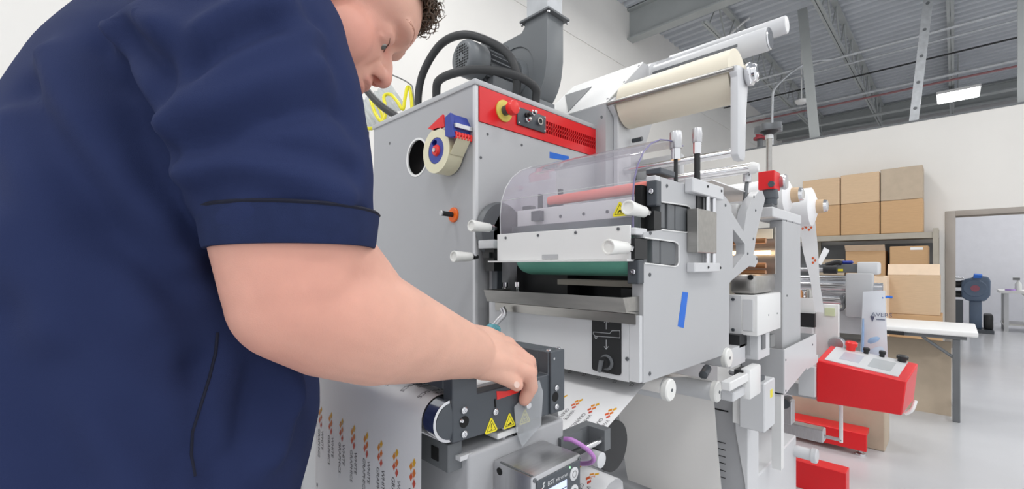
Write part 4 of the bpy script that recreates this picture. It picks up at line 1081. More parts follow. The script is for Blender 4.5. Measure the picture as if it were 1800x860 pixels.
rl = MB().lathe((2.16, .395, .47), (0, 1, 0), [(0, .026), (.004, .03), (.02, .03), (.022, .024), (.46, .024)], 24).build('idler_roller', M_paint2, None, (2.16, .6, .44)); tag(rl, 'pale roller low beside the base, under the red console', 'roller')
rb = thing('air_cylinder', 'grey bar with rod end under the red console', 'cylinder', (2.5, .6, .43))
MB().box(2.47, 2.53, .43, .95, .425, .485).bevel(.004, 1).build('cylinder_body', M_alu, rb)
MB().cyl((2.5, .365, .45), (2.5, .43, .45), .008, 12).build('rod', M_alu, rb)
MB().cyl((2.5, .368, .44), (2.5, .368, .66), .008, 12).build('upright_rod', M_white, rb)
MB().box(2.44, 2.50, .55, .61, .485, .60).bevel(.004, 1).build('clamp', M_alu, rb)
MB().cyl((2.43, .58, .585), (2.51, .58, .585), .024, 18).build('clamp_screw', M_dark, rb)

# white guide box and bracket
gb = thing('web_guide_box', 'white web guide box with two dark bolts right of the side plate', 'box', (1.6, .46, 1.03))
gx0, gx1, gy0, gy1, gz0, gz1 = 1.466, 1.72, .42, .508, 1.036, 1.159
MB().box(gx0, gx1, gy0, gy1, gz0, gz1).bevel(.003, 2).build('guide_body', M_white, gb)
MB().box(gx0-.003, gx0, .432, .461, gz0+.014, gz1-.012).bevel(.001, 1).build('inset_panel', M_paint2, gb)
MB().box(gx0-.0035, gx0-.0005, .466, .5, gz0+.002, gz1-.002).build('flange', M_paint2, gb)
screws(gb, [(gx0-.0035, .488, gz1-.014), (gx0-.0035, .488, gz0+.014)], (-1, 0, 0), .0052, .003, M_dark)
screws(gb, [tuple(PY(u, v, gy0)) for u, v in ((1351, 554), (1366, 551))], (0, -1, 0), .003, .001, M_mid)
MB().box(1.48, 1.70, .43, .505, 1.160, 1.222).bevel(.014, 2).build('top_casting', M_stain, gb)
q = PX(1319, 488, 1.479); MB().lathe((1.4785, q.y, q.z), (1, 0, 0), [(0, .008), (.002, .008)], 16).build('casting_hole', M_void, gb)
boxY(MB(), 1333, 590, 1353, 634, .428, .05).bevel(.002, 1).build('lower_bracket', M_paint2, gb)
boxY(MB(), 1300, 590, 1322, 612, .46, .05).build('lower_motor', M_black, gb)
boxY(MB(), 1284, 614, 1310, 648, .46, .03).build('lower_plate', M_paint2, gb)
boxY(MB(), 1340, 590, 1346, 615, .425, .02).build('bracket_pin', M_mid, gb)
boxY(MB(), 1354, 590, 1362, 612, .43, .03).build('bracket_pin', M_plug, gb)
MB().box(1.50, 1.56, .45, .86, .97, 1.036).box(1.50, 1.7, .52, .86, .92, .97).build('support_beam', M_paint, gb)

# ------------------------------------------------------------------ hand wheel column
hw = thing('hand_wheel_column', 'pale column topped by a red block and a black star hand wheel', 'column', (1.95, .5, .80))
MB().box(1.83, 2.09, .44, .484, .80, 1.416).bevel(.003, 1).build('column_body', M_paint, hw)
MB().box(1.70, 2.09, .438, .52, 1.416, 1.452).bevel(.003, 1).build('column_cap', M_paint2, hw)
MB().box(1.74, 1.80, .45, .50, 1.452, 1.468).bevel(.002, 1).build('base_block', M_mid, hw)
wxx, wyy = 1.765, .468
MB().lathe((wxx, wyy, 1.466), (0, 0, 1), [(0, .026), (.02, .026), (.022, .03), (.056, .026)], 18).build('dark_collar', M_dark, hw)
MB().box(wxx-.035, wxx+.036, wyy-.026, wyy+.026, 1.518, 1.582).bevel(.002, 1).build('red_block', M_red, hw)
q = PX(1356, 322, wxx-.035); MB().lathe((wxx-.036, q.y, 1.534), (-1, 0, 0), [(0, .011), (.004, .010)], 16).build('block_bolt', M_dark, hw)
MB().lathe((wxx+.05, wyy-.026, 1.550), (0, -1, 0), [(-.03, .024), (.0, .026), (.012, .028), (.018, .024)], 28).build('dial', M_alu, hw)
MB().cyl((wxx, wyy, 1.58), (wxx, wyy, 1.715), .0095, 18).build('spindle', M_stain, hw)
MB().cyl((wxx, wyy, 1.702), (wxx, wyy, 1.718), .012, 18).build('spindle_nut', M_white, hw)
pts = []
for i in range(60):
    t = 2*math.pi*i/60; rr = .040 + .007*math.cos(5*t); pts.append((wxx+rr*math.cos(t+.5), wyy+rr*math.sin(t+.5), 1.728))
MB().slab([pts], (0, 0, .022)).bevel(.006, 2).build('star_wheel', M_mid, hw)
MB().lathe((wxx, wyy, 1.716), (0, 0, 1), [(0, .014), (.012, .03)], 20).build('wheel_hub', M_black, hw)
screws(hw, [tuple(PY(u, v, .44)) for u, v in ((1382, 388), (1393, 390), (1383, 520))], (0, -1, 0), .004, .002, M_mid)

# tension rod with clamp between plate arms
tn = thing('tension_rod', 'threaded rod with bright clamp leaning behind the side plate arm', 'rod', tuple(PY(1303, 400, .475)))
MB().tube([PY(1303, 402, .475), PY(1313, 322, .475)], .006, 12, 1).build('rod', M_mid, tn)
q = PY(1313, 315, .475); MB().cyl(q-Vector((0, 0, .012)), q+Vector((.003, 0, .016)), .0135, 20, ch=.002).build('clamp_nut', M_alu, tn)
q = PY(1300, 393, .478); MB().box(q.x-.03, q.x+.05, .476, .50, q.z-.05, q.z+.06).bevel(.003).build('rod_block', M_white, tn)
# heater behind the plate: glowing tube and copper rollers
ht = thing('drying_lamp', 'warm glowing drying lamp with copper rollers behind the side plate', 'lamp', (1.72, .68, 1.22))
MB().cyl((1.72, .452, 1.295), (1.72, .84, 1.295), .007, 14).build('lamp_tube', M_warm, ht)
MB().box(1.76, 1.775, .448, .85, 1.22, 1.385).build('reflector', M_stain, ht)
for z in (1.335, 1.25, 1.225): MB().cyl((1.68, .455, z), (1.68, .85, z), .009, 18).build('copper_roller', M_gold, ht)
MB().box(1.745, 1.75, .452, .85, 1.345, 1.38).build('warm_panel', M_cream, ht)
o = MB().box(1.26, 1.74, .475, .82, 1.486, 1.489).build('upper_film', M_paper, None, (1.5, .65, 1.486)); tag(o, 'white film sheet passing above the plate arms', 'film')

# ------------------------------------------------------------------ unwind tower with hood, arms and shafts
def PN(u, v, p0, n):
    k = (u-900)/FPX; d = Vector(((1+k)/S2, (1-k)/S2, (HOR-v)/FPX)); o_ = Vector((0, 0, EYE))
    t = (Vector(p0)-o_).dot(Vector(n))/d.dot(Vector(n)); return o_+d*t
ut = thing('unwind_tower', 'grey unwind tower with white sloping hood behind the red strip cabinet', 'machine', (1.5, 1.05, 0))
hy0, hy1 = .88, 1.22
MB().slab([[(1.353, hy0, .0), (1.62, hy0, .0), (1.62, hy0, 1.70), (1.75, hy0, 1.93), (1.75, hy0, 2.02), (1.66, hy0, 2.065), (1.62, hy0, 2.06), (1.353, hy0, 1.828)]], (0, hy1-hy0, 0)).build('tower_body', M_paint, ut)
n_ = Vector((-(2.06-1.828), 0, 1.62-1.353)).normalized(); off = n_*.004
A = Vector((1.353, 0, 1.828)); B = Vector((1.62, 0, 2.06))
MB().hexa([tuple(Vector((p.x, y, p.z))+o_) for o_ in (Vector((0, 0, 0)), off) for p, y in ((A, hy0-.002), (B, hy0-.002), (B, hy1), (A, hy1))]).build('hood_cover', M_white, ut)
tri_ = [PN(u, v, A+off*1.2, n_) for u, v in ((993.5, 168), (1040, 153), (999, 197))]
MB().slab([[tuple(p) for p in tri_]], n_*.002).build('hood_recess', M_mid, ut)
screws(ut, [tuple(PN(u, v, A+off, n_)) for u, v in ((1068, 174), (1097, 144), (1123, 116))], n_, .004, .002, M_mid)
screws(ut, [tuple(PY(1057, 206, hy0))], (0, -1, 0), .006, .003, M_mid)
far = [(1.40, 1.50), (1.49, 1.50), (1.49, 1.83), (1.475, 1.862), (1.45, 1.872), (1.40, 1.862), (1.362, 1.836), (1.362, 1.818), (1.40, 1.79)]
MB().slab([[(x, .858, z) for x, z in far]], (0, .022, 0)).bevel(.003, 1).build('far_arm', M_paint2, ut)
near = [(1.372, 1.575), (1.39, 1.562), (1.425, 1.562), (1.437, 1.575), (1.444, 1.70), (1.464, 1.81), (1.460, 1.832), (1.440, 1.842), (1.39, 1.838), (1.362, 1.830), (1.360, 1.812), (1.370, 1.80)]
MB().slab([[(x, .444, z) for x, z in near]], (0, .022, 0)).bevel(.004, 2).build('near_arm', M_paint2, ut)
MB().lathe((1.444, .444, 1.824), (0, -1, 0), [(0, .030), (.006, .034), (.016, .034), (.020, .027), (.028, .027), (.031, .022)], 30).build('chuck', M_chrome, ut)
MB().cyl((1.450, .446, 1.833), (1.450, .88, 1.833), .017, 22).build('unwind_shaft', M_alu, ut)
MB().cyl((1.3605, .452, 1.822), (1.3605, .875, 1.828), .0066, 14).build('lay_on_bar', M_stain, ut)
MB().lathe((1.70, .449, 2.030), (0, 1, 0), [(0, .034), (.004, .038), (.008, .039), (.42, .039), (.42, .051), (.45, .051)], 34).build('air_shaft', M_paint2, ut)
MB().lathe((1.70, .4485, 2.030), (0, -1, 0), [(0, .037), (.003, .033)], 30).build('shaft_face', M_chrome, ut)
a_ = math.radians(188)
q = Vector((1.70+.0388*math.cos(a_), 0, 2.03+.0388*math.sin(a_)))
MB().box(q.x-.002, q.x+.004, .54, .86, q.z-.0045, q.z+.0045).build('shaft_slot', M_mid, ut)
MB().lathe((1.95, .456, 2.177), (0, 1, 0), [(0, .031), (.002, .033), (.46, .033)], 30).build('air_shaft', M_paint2, ut)
MB().lathe((1.95, .4555, 2.177), (0, -1, 0), [(0, .031), (.002, .027)], 30).build('shaft_face', M_white, ut)
MB().slab([[(1.60, .90, 1.92), (1.72, .90, 1.92), (1.98, .90, 2.16), (1.98, .90, 2.195), (1.93, .90, 2.195), (1.62, .90, 2.05)]], (0, .03, 0)).build('shaft_support', M_paint, ut)
MB().cyl((1.445, .452, 1.598), (1.445, .88, 1.598), .0125, 20).build('chrome_roller', M_chrome, ut)
MB().lathe((1.535, .452, 1.560), (0, 1, 0), [(0, .012), (.002, .0165), (.43, .0165)], 22).build('chrome_roller', M_chrome, ut)
MB().lathe((1.535, .45, 1.560), (0, 1, 0), [(-.014, .012), (0, .019), (.01, .019)], 22).build('roller_cap', M_white, ut)
MB().box(1.56, 1.60, .70, .88, 1.50, 1.66).bevel(.01, 2).build('roller_mount', M_paint2, ut)
q = PY(1140, 243, .80); MB().cyl((q.x-.01, .82, q.z), (q.x-.01, .86, q.z), .008, 12).build('clamp_knob', M_dark, ut)
pr = thing('paper_roll', 'large cream paper roll mounted on the unwind arms', 'paper roll', (1.464, .66, 1.77))
MB().ring((1.450, .472, 1.833), (0, 1, 0), .020, .080, .376, 56).build('wound_paper', M_cream, pr)
MB().ring((1.450, .470, 1.833), (0, 1, 0), .0172, .024, .380, 30).build('core_tube', M_card2, pr)

# ------------------------------------------------------------------ red operator console
co = thing('operator_console', 'bright red operator console with sloped pale key panel', 'console', (2.5, .28, .62))
cx, cX = 2.35, 2.66
yl_, yr_ = PX(1435, 640, cx).y, PX(1594, 690, cx).y
zA, zB = PX(1435, 633, cx).z, PX(1594, 671, cx).z
zC, zD = PX(1435, 706, cx).z, PX(1585, 731, cx).z
yr2 = PX(1585, 731, cx).y
front = [(cx, yl_, zC), (cx, yr2, zD), (cx, yr_, zB), (cx, yl_, zA)]
MB().hexa([front[0], front[1], (cX, yr2-.02, zD), (cX, yl_, zC), front[3], front[2], (cX, yr_-.02, zB+.025), (cX, yl_, zA+.025)]).bevel(.004, 1).build('console_body', M_red, co)
tl_, trr, br, bl_ = Vector((cx, yl_, zA)), Vector((cx, yr_, zB)), Vector((cX, yr_-.02, zB+.025)), Vector((cX, yl_, zA+.025))
def T(a, b, k=.0): 
    p = (tl_*(1-a)+trr*a)*(1-b)+(bl_*(1-a)+br*a)*b
    n = (trr-tl_).cross(bl_-tl_).normalized(); n = n if n.z > 0 else -n
    return p+n*k
nn = T(0, 0, 1)-T(0, 0, 0)
def patch(a0, a1, b0, b1, t, name, material, k=0.0):
    return MB().hexa([tuple(T(a, b, k)) for a, b in ((a0, b0), (a1, b0), (a1, b1), (a0, b1))]+[tuple(T(a, b, k+t)) for a, b in ((a0, b0), (a1, b0), (a1, b1), (a0, b1))]).build(name, material, co)
patch(.08, .90, .10, .97, .003, 'key_panel', M_paint2)
patch(.22, .45, .30, .75, .001, 'display', mat('grey_display', (186, 188, 198), .3), .003)
patch(.55, .80, .25, .75, .001, 'display', mat('grey_keys', (176, 180, 182), .4), .003)
def button(a, b, r, h, material, name, stem=None):
    p = T(a, b, .003)
    return MB().lathe(p, nn, [(0, r*.75), (h*.5, r*.75), (h*.5, r), (h*.9, r), (h, r*.8)], 20).build(name, material, co)
button(.26, .93, .024, .042, M_redp, 'stop_button')
button(.44, .93, .013, .028, M_black, 'switch_knob'); button(.62, .93, .013, .028, M_black, 'switch_knob'); button(.84, .90, .021, .028, M_black, 'rotary_knob')
p = PX(1590, 722, cx); MB().tube([p+Vector((.03, 0, -.02)), p+Vector((.03, -.02, .0)), p+Vector((.05, -.03, .035))], .007, 10, 4).build('release_lever', M_white, co)
MB().box(2.33, 2.42, yl_, .50, .665, .80).bevel(.003, 1).build('console_bracket', M_paint2, co)
MB().box(2.40, 2.48, yl_+.01, .60, .64, .70).build('console_arm', M_paint, co)

# red plinths and the carton below
pl_ = thing('red_plinth', 'red machine plinth on a levelling foot before a brown carton', 'plinth', (3.75, .7, 0))
MB().box(3.66, 3.70, .405, 1.0, .035, .150).bevel(.003, 1).build('plinth_face', M_red, pl_)
MB().box(3.70, 3.84, .41, 1.0, .12, .148).build('plinth_top', M_red, pl_)
MB().lathe((3.70, .44, 0), (0, 0, 1), [(0, .03), (.01, .028), (.016, .012), (.04, .012)], 16).build('levelling_foot', M_alu, pl_)
MB().lathe((3.70, .9, 0), (0, 0, 1), [(0, .03), (.01, .028), (.016, .012), (.04, .012)], 16).build('levelling_foot', M_alu, pl_)
r = carton(3.86, .33, 1.0, 0, .52, .30, M_card4, 'dull brown carton standing behind the red plinth', None)
pl2 = thing('red_plinth', 'nearer red machine plinth cut off by the bottom edge of the photo', 'plinth', (2.95, .5, 0))
MB().box(2.90, 3.00, .405, .86, .0, .152).bevel(.003, 1).build('plinth_face', M_red, pl2)

# ------------------------------------------------------------------ rewinder at the far end
rw = thing('rewinder', 'far grey rewinder with chrome rollers behind the red console', 'machine', (3.0, .6, 0))
y0, y1, z0, z1 = rectX(1486, 481, 1534, 560, 2.95)
MB().box(2.95, 3.02, y0, y1, z0, z1).bevel(.008, 2).build('end_plate', M_paint, rw)
for v, rr in ((489, .014), (503, .034), (528, .030), (516, .012)):
    q = PX(1490, v, 3.02); MB().cyl((3.04, y1-.02, q.z), (3.04, .98, q.z), rr, 20).build('chrome_roller', M_chrome, rw)
y0b, y1b, z0b, z1b = rectX(1438, 464, 1532, 480, 3.05)
MB().box(3.05, 3.14, y0b, .98, z0b, z1b).build('top_beam', M_mid, rw)
MB().box(3.02, 3.16, y0b-.03, y0b+.06, z0b-.01, z1b+.01).bevel(.01, 2).build('beam_end', M_paint2, rw)
q = PX(1436, 474, 2.9); MB().cyl((2.9, q.y+.1, q.z), (2.9, q.y-.06, q.z), .010, 12).build('cross_rod', M_alu, rw); MB().cyl((2.9, q.y-.03, q.z), (2.9, q.y-.09, q.z), .022, 16).build('rod_collar', M_black, rw)
q = PX(1538, 505, 2.97); MB().cyl((2.99, q.y+.03, q.z), (2.99, q.y-.03, q.z), .022, 18).build('end_cap', M_chrome, rw)
MB().box(3.05, 3.2, .72, .98, .0, z0+.03).build('rewinder_frame', M_paint, rw)
MB().box(3.03, 3.10, y0, .98, z0-.10, z0+.03).build('cross_frame', M_paint, rw)
m = MB(); m.tube([PX(1478, 520, 2.99), PX(1484, 540, 2.98), PX(1470, 548, 2.98)], .008, 8, 4); m.tube([PX(1490, 516, 2.98), PX(1480, 535, 2.98)], .007, 8, 1); m.build('tension_levers', M_mid, rw)
y0, y1, z0, z1 = rectX(1432, 536, 1474, 628, 2.75)
ch = .035
MB().slab([[(2.75, y0, z0), (2.75, y1, z0), (2.75, y1, z1-ch*1.6), (2.75, y1-ch, z1), (2.75, y0, z1)]], (.03, 0, 0)).bevel(.002, 1).build('side_cheek', M_white, rw)
q = PX(1462, 542, 2.74); MB().box(2.74, 2.75, q.y-.012, q.y+.03, q.z-.04, q.z+.0).build('green_label', mat('pale_green', (206, 214, 176), .6), rw)
q = PX(1470, 605, 2.74); MB().lathe((2.735, q.y, q.z), (1, 0, 0), [(0, .03), (.01, .035), (.04, .035)], 20).build('cheek_roller', M_alu, rw)
boxX(MB(), 1404, 552, 1432, 576, 2.72, .08).build('motor_box', M_black, rw)
boxX(MB(), 1400, 525, 1432, 552, 2.74, .08).build('motor_cover', M_white, rw)
for i, (u, v) in enumerate(((1404, 520), (1421, 519))):
    q = PX(u, v, 2.76); MB().lathe((2.78, q.y, q.z-.02), (0, 0, 1), [(0, .018), (.03, .018), (.05, .01)], 12).build('valve_cap', M_gold if i == 0 else M_stain, rw)
boxX(MB(), 1400, 577, 1428, 606, 2.7, .1).build('lower_cover', M_paint2, rw)
# waste rolls
def waste_roll(u, v, Y, r, wdt, label):
    c = PY(u, v, Y); o = thing('waste_roll', label, 'roll', (c.x, Y+.04, c.z-r))
    MB().lathe((c.x, Y+.03, c.z), (0, 1, 0), [(0, .035), (.012, r*.8), (.02, r), (.02+wdt, r), (.03+wdt, r*.85)], 36).build('wound_waste', M_paper, o)
    MB().lathe((c.x, Y, c.z), (0, 1, 0), [(0, .026), (.004, .030), (.03, .032), (.04, .034)], 26).build('core_end', M_card2, o)
    MB().lathe((c.x, Y-.012, c.z), (0, 1, 0), [(0, .018), (.003, .026), (.016, .029)], 26).build('core_plug', M_chrome, o)
    return o
waste_roll(1450, 362, .415, .088, .08, 'rightmost white waste roll on a shiny plug beside the cartons')
waste_roll(1407, 342, .455, .075, .30, 'white waste roll on a shiny plug right behind the red block')
m = MB(); L_ = [(1404, 385), (1411, 440), (1425, 495), (1432, 548)]; R_ = [(1432, 378), (1438, 440), (1441, 497), (1449, 550)]
bm = m.bm; A = []; B = []
for i, ((a, b), (c, d)) in enumerate(zip(L_, R_)):
    A.append(bm.verts.new(PX(a, b, 2.55))); B.append(bm.verts.new(PX(c, d, 2.55)))
for i in range(3): bm.faces.new((A[i], A[i+1], B[i+1], B[i]))
c = PX(1430, 548, 2.55); ww = m.build('waste_ribbon', M_paper, None, tuple(c)); tag(ww, 'narrow white ribbon with orange marks hanging below the waste rolls', 'ribbon')
m = MB()
for u, v in ((1413, 398), (1424, 400), (1431, 458), (1419, 396)):
    for k in range(3):
        q = PX(u+(k % 2)*4-2, v+k*4-4, 2.5485); m.quad(q+Vector((0, -.006, 0)), q+Vector((0, 0, .007)), q+Vector((0, .006, 0)), q+Vector((0, 0, -.007)))
m.build('printed_mark', M_inks[3], ww)
q = PX(1446, 455, 2.6); o = MB().hexa([tuple(PX(u, v, 2.6)) for u, v in ((1436, 462), (1443, 466), (1444, 465), (1437, 461))]+[tuple(PX(u, v, 2.62)) for u, v in ((1448, 436), (1458, 441), (1458, 440), (1449, 435))]).build('paper_scrap', M_paper, None, tuple(q)); tag(o, 'folded white paper scrap sticking up behind the ribbon', 'paper')
m = MB(); m.tube([PX(1452, 466, 3.04), PX(1470, 461, 3.04), PX(1480, 463, 3.04)], .012, 8, 4); o = m.build('hand_tool', M_black, None, tuple(PX(1466, 466, 3.08))); tag(o, 'black handled tool lying on top of the rewinder beam', 'tool')
o = MB().box(3.06, 3.1, PX(1500, 465, 3.08).y, PX(1478, 465, 3.08).y, z1b, z1b+.018).bevel(.006, 1).build('blue_cutter', M_blue, None, (3.08, PX(1488, 465, 3.08).y, z1b)); tag(o, 'blue cutter lying on top of the rewinder beam', 'tool')
o = MB().box(3.044, 3.05, PX(1482, 474, 3.05).y, PX(1472, 474, 3.05).y, PX(1480, 477, 3.05).z, PX(1480, 473, 3.05).z).build('yellow_label', M_yellow, rw)

# clear pack hanging from the rewinder
px_ = 2.88
pk = thing('plastic_pack', 'pale blue and white plastic pack hanging beside the rewinder plate', 'pack', tuple(PX(1536, 640, px_)))
def sheet(pts, t=.012):
    m = MB(); nrow = 8; bm = m.bm; F_ = []
    (al, at), (bl2, bt), (cl_, cb), (dl, db) = pts
    for side in (0, 1):
        g = []
        for i in range(nrow+1):
            row = []
            for j in range(7):
                a = i/nrow; b = j/6
                u = (al*(1-b)+bl2*b)*(1-a)+(dl*(1-b)+cl_*b)*a; v = (at*(1-b)+bt*b)*(1-a)+(db*(1-b)+cb*b)*a
                p = PX(u, v, px_); bul = math.sin(math.pi*b)*(.3+.7*math.sin(math.pi*min(1, a*1.05)))*t
                p.x += -bul if side == 0 else bul*.3+.001
                row.append(bm.verts.new(p))
            g.append(row)
        for i in range(nrow):
            for j in range(6): bm.faces.new((g[i][j], g[i+1][j], g[i+1][j+1], g[i][j+1]))
        F_.append(g)
    return m
sheet([(1517, 513), (1556, 511), (1561, 642), (1511, 642)]).build('pack_film', mat('pack_white', (222, 228, 234), .25, var=.03), pk)
sheet([(1515.5, 560), (1520, 560), (1519, 640), (1512, 640)], .014).build('blue_print', mat('pack_blue', (150, 184, 222), .3, var=.1, vscale=20), pk)
sheet([(1520, 592), (1552, 586), (1553, 600), (1521, 612)], .0155).build('blue_print', mat('pack_blue2', (160, 196, 230), .3, var=.12, vscale=20), pk)
sheet([(1522, 612), (1556, 601), (1558, 641), (1520, 641)], .0150).build('blue_print', mat('pack_pale', (200, 220, 236), .3, var=.05), pk)
q = PX(1531, 556, px_-.0165); write('AVERS', .029, tuple(q), (0, -1, 0), (0, 0, 1), 'pack_text', mat('pack_ink', (96, 104, 128), .5), pk)
q = PX(1533.5, 561, px_-.0165); MB().slab([[tuple(q+Vector((0, .009, .014))), tuple(q+Vector((0, -.009, .014))), tuple(q+Vector((0, 0, -.016)))]], (.001, 0, 0)).build('pack_logo', mat('pack_ink2', (80, 84, 108), .5), pk)
q = PX(1542, 562, px_-.0165); MB().box(q.x, q.x+.001, q.y-.03, q.y+.004, q.z-.002, q.z+.003).build('pack_line', MATS['pack_ink'], pk)
m = MB(); m.tube([PX(1550, 524, px_), PX(1560, 522, px_+.02), PX(1568, 523, px_+.03)], .006, 8, 3); m.build('blue_clip', M_btape, pk)
# ================================================================== THE MAN
from mathutils.bvhtree import BVHTree

def tint_material(name, base, second, third, rough, sss, bump, bscale):
    m = mat(name, base, rough, 0, var=.05, vscale=35, bump=bump, bscale=bscale, sss=sss, spec=.35)
    nt = m.node_tree; b = nt.nodes['Principled BSDF']
    src = b.inputs['Base Color'].links[0].from_socket
    at = nt.nodes.new('ShaderNodeAttribute'); at.attribute_name = 'tint'
    sep = nt.nodes.new('ShaderNodeSeparateColor'); nt.links.new(at.outputs['Color'], sep.inputs[0])
    prev = src
    for k, c in enumerate((second, third)):
        mx = nt.nodes.new('ShaderNodeMix'); mx.data_type = 'RGBA'
        nt.links.new(sep.outputs[k], mx.inputs[0]); nt.links.new(prev, mx.inputs[6]); mx.inputs[7].default_value = srgb(c)
        prev = mx.outputs[2]
    nt.links.new(prev, b.inputs['Base Color'])
    return m
M_skin = tint_material('skin', (224, 176, 156), (216, 138, 124), (190, 104, 98), .5, .12, .12, 900)
M_navy = mat('navy_pique_cotton', (38, 48, 84), .9, var=.07, vscale=5, bump=.25, bscale=1400, spec=.2)
M_navy2 = mat('navy_rib_cotton', (36, 46, 80), .9, var=.08, vscale=60, bump=.3, bscale=1800, spec=.2)
M_navy3 = mat('navy_seam', (20, 24, 44), .9, var=.05)
M_hair = mat('brown_hair', (92, 76, 62), .45, var=.3, vscale=60)
M_lash = mat('dark_lash', (112, 78, 66), .7, var=.1)
M_eye = mat('eye_white', (206, 200, 192), .2, var=.03)
M_iris = mat('iris_grey', (84, 88, 84), .15, var=.1)
M_trouser = mat('charcoal_trousers', (48, 48, 54), .9, var=.08, bump=.2, bscale=900)

def bm_chain(bm, pts, radii, n=18):
    m = MB(); m.bm.free(); m.bm = bm
    pts = [Vector(p) for p in pts]
    m.tube(pts, 0, n, 1, True, radii)
    for p, r in zip(pts, radii): m.sphere(p, r*.995, n=n)
def bm_ell(bm, c, r, M=None, n=24):
    mt = (M or Matrix.Identity(4)) @ Matrix.Translation(Vector(c)) @ Matrix.Diagonal((r[0], r[1], r[2], 1))
    bmesh.ops.create_uvsphere(bm, u_segments=n, v_segments=n*2//3, radius=1.0, matrix=mt)
def bm_loft(bm, secs, n=36):
    """secs: (centre, half axis vector a, half axis vector b)"""
    rings = []
    for c, a, b in secs:
        c, a, b = Vector(c), Vector(a), Vector(b)
        rings.append([bm.verts.new(c + a*math.cos(2*math.pi*i/n) + b*math.sin(2*math.pi*i/n)) for i in range(n)])
    for p, q in zip(rings, rings[1:]):
        for i in range(n): bm.faces.new((p[i], p[(i+1) % n], q[(i+1) % n], q[i]))
    bm.faces.new(list(reversed(rings[0]))); bm.faces.new(rings[-1])
def remeshed(bm, voxel):
    bmesh.ops.recalc_face_normals(bm, faces=bm.faces)
    me = bpy.data.meshes.new('tmp'); bm.to_mesh(me); bm.free()
    ob = bpy.data.objects.new('tmp', me); COL.objects.link(ob)
    md = ob.modifiers.new('r', 'REMESH'); md.mode = 'VOXEL'; md.voxel_size = voxel
    dg = bpy.context.evaluated_depsgraph_get(); dg.update()
    out = bpy.data.meshes.new_from_object(ob.evaluated_get(dg))
    bpy.data.objects.remove(ob); bpy.data.meshes.remove(me)
    return out
def co_of(me):
    a = np.empty(len(me.vertices)*3, np.float32); me.vertices.foreach_get('co', a); return a.reshape(-1, 3).astype(np.float64)
def set_co(me, a): me.vertices.foreach_set('co', a.astype(np.float32).ravel()); me.update()
def edges_of(me):
    e = np.empty(len(me.edges)*2, np.int32); me.edges.foreach_get('vertices', e); return e.reshape(-1, 2)
def smooth(co, ed, it, lam=.5, w=None):
    n = len(co); deg = np.bincount(ed.ravel(), minlength=n).astype(float)[:, None]
    for _ in range(it):
        s = np.empty_like(co)
        for k in range(3):
            s[:, k] = np.bincount(ed[:, 0], co[ed[:, 1], k], n) + np.bincount(ed[:, 1], co[ed[:, 0], k], n)
        d = (s/deg - co)*lam
        co = co + (d if w is None else d*w)
    return co
def normals_of(me):
    a = np.empty(len(me.vertices)*3, np.float32); me.vertex_normals.foreach_get('vector', a); return a.reshape(-1, 3).astype(np.float64)
def seg_dist(co, pl):
    best = np.full(len(co), 9.0)
    for a, b in zip(pl, pl[1:]):
        a = np.array(a); b = np.array(b); ab = b-a; t = np.clip(((co-a) @ ab)/(ab @ ab), 0, 1)
        best = np.minimum(best, np.linalg.norm(co-(a+t[:, None]*ab), axis=1))
    return best
def finish(me, name, material, parent):
    me.name = name; me.materials.clear(); me.materials.append(material); me.shade_smooth()
    root = parent; off = Vector((0, 0, 0))
    while root is not None: off += root.location; root = root.parent
    me.transform(Matrix.Translation(-off))
    o = bpy.data.objects.new(name, me); COL.objects.link(o); o.parent = parent
    return o

man = thing('person', 'man in a navy polo shirt leaning over the dark splicing unit at work', 'person', (.03, .67, 0))

# ---- head frame
YAW, PITCH, HS = math.radians(-17), math.radians(41), 1.0
fh = Vector((math.cos(YAW), math.sin(YAW), 0))
fw = fh*math.cos(PITCH) + Vector((0, 0, -math.sin(PITCH)))
up = fh*math.sin(PITCH) + Vector((0, 0, math.cos(PITCH)))
lf = up.cross(fw)
GLAB = PD(713, 88, .60)
H = GLAB - (fw*.096 + up*.036)*HS
HM = Matrix(((fw.x*HS, lf.x*HS, up.x*HS, H.x), (fw.y*HS, lf.y*HS, up.y*HS, H.y), (fw.z*HS, lf.z*HS, up.z*HS, H.z), (0, 0, 0, 1)))
def hp(x, y, z): return HM @ Vector((x, y, z))

# ---- body, one continuous surface
bm = bmesh.new()
E_ = lambda c, r: bm_ell(bm, c, r, HM)
E_((-.005, 0, .045), (.099, .077, .086)); E_((.036, 0, -.02), (.056, .063, .088)); E_((.045, 0, -.066), (.045, .054, .036))
E_((.050, 0, .045), (.047, .064, .05))
E_((.076, 0, -.086), (.020, .026, .018)); E_((.075, 0, -.046), (.0195, .036, .030))
for s in (-1, 1):
    E_((.044, s*.046, -.036), (.034, .027, .040)); E_((.020, s*.052, -.06), (.04, .02, .03))
    E_((.079, s*.023, .036), (.0185, .030, .0135)); E_((.071, s*.032, .012), (.0155, .0175, .0130)); E_((.0725, s*.032, -.0005), (.0118, .0165, .0068))
    E_((.0950, s*.0135, -.0215), (.0115, .0082, .0095))
    E_((-.006, s*.078, -.004), (.019, .007, .031)); E_((.0, s*.078, -.026), (.009, .0055, .011))
bm_chain(bm, [hp(.085, 0, .030), hp(.0885, 0, .008), hp(.0975, 0, -.010), hp(.1015, 0, -.018)], [.0085, .0095, .0118, .0138])
E_((.0945, 0, -.0415), (.0075, .022, .0060)); E_((.0925, 0, -.0525), (.0075, .019, .0068))
NB = Vector((.095, .645, 1.50))
bm_chain(bm, [hp(-.03, 0, -.045), hp(-.035, 0, -.075).lerp(NB, .35), NB], [.064, .062, .062], 24)
bm_chain(bm, [hp(.02, 0, -.07), NB+Vector((.05, -.01, -.02))], [.045, .06], 20)
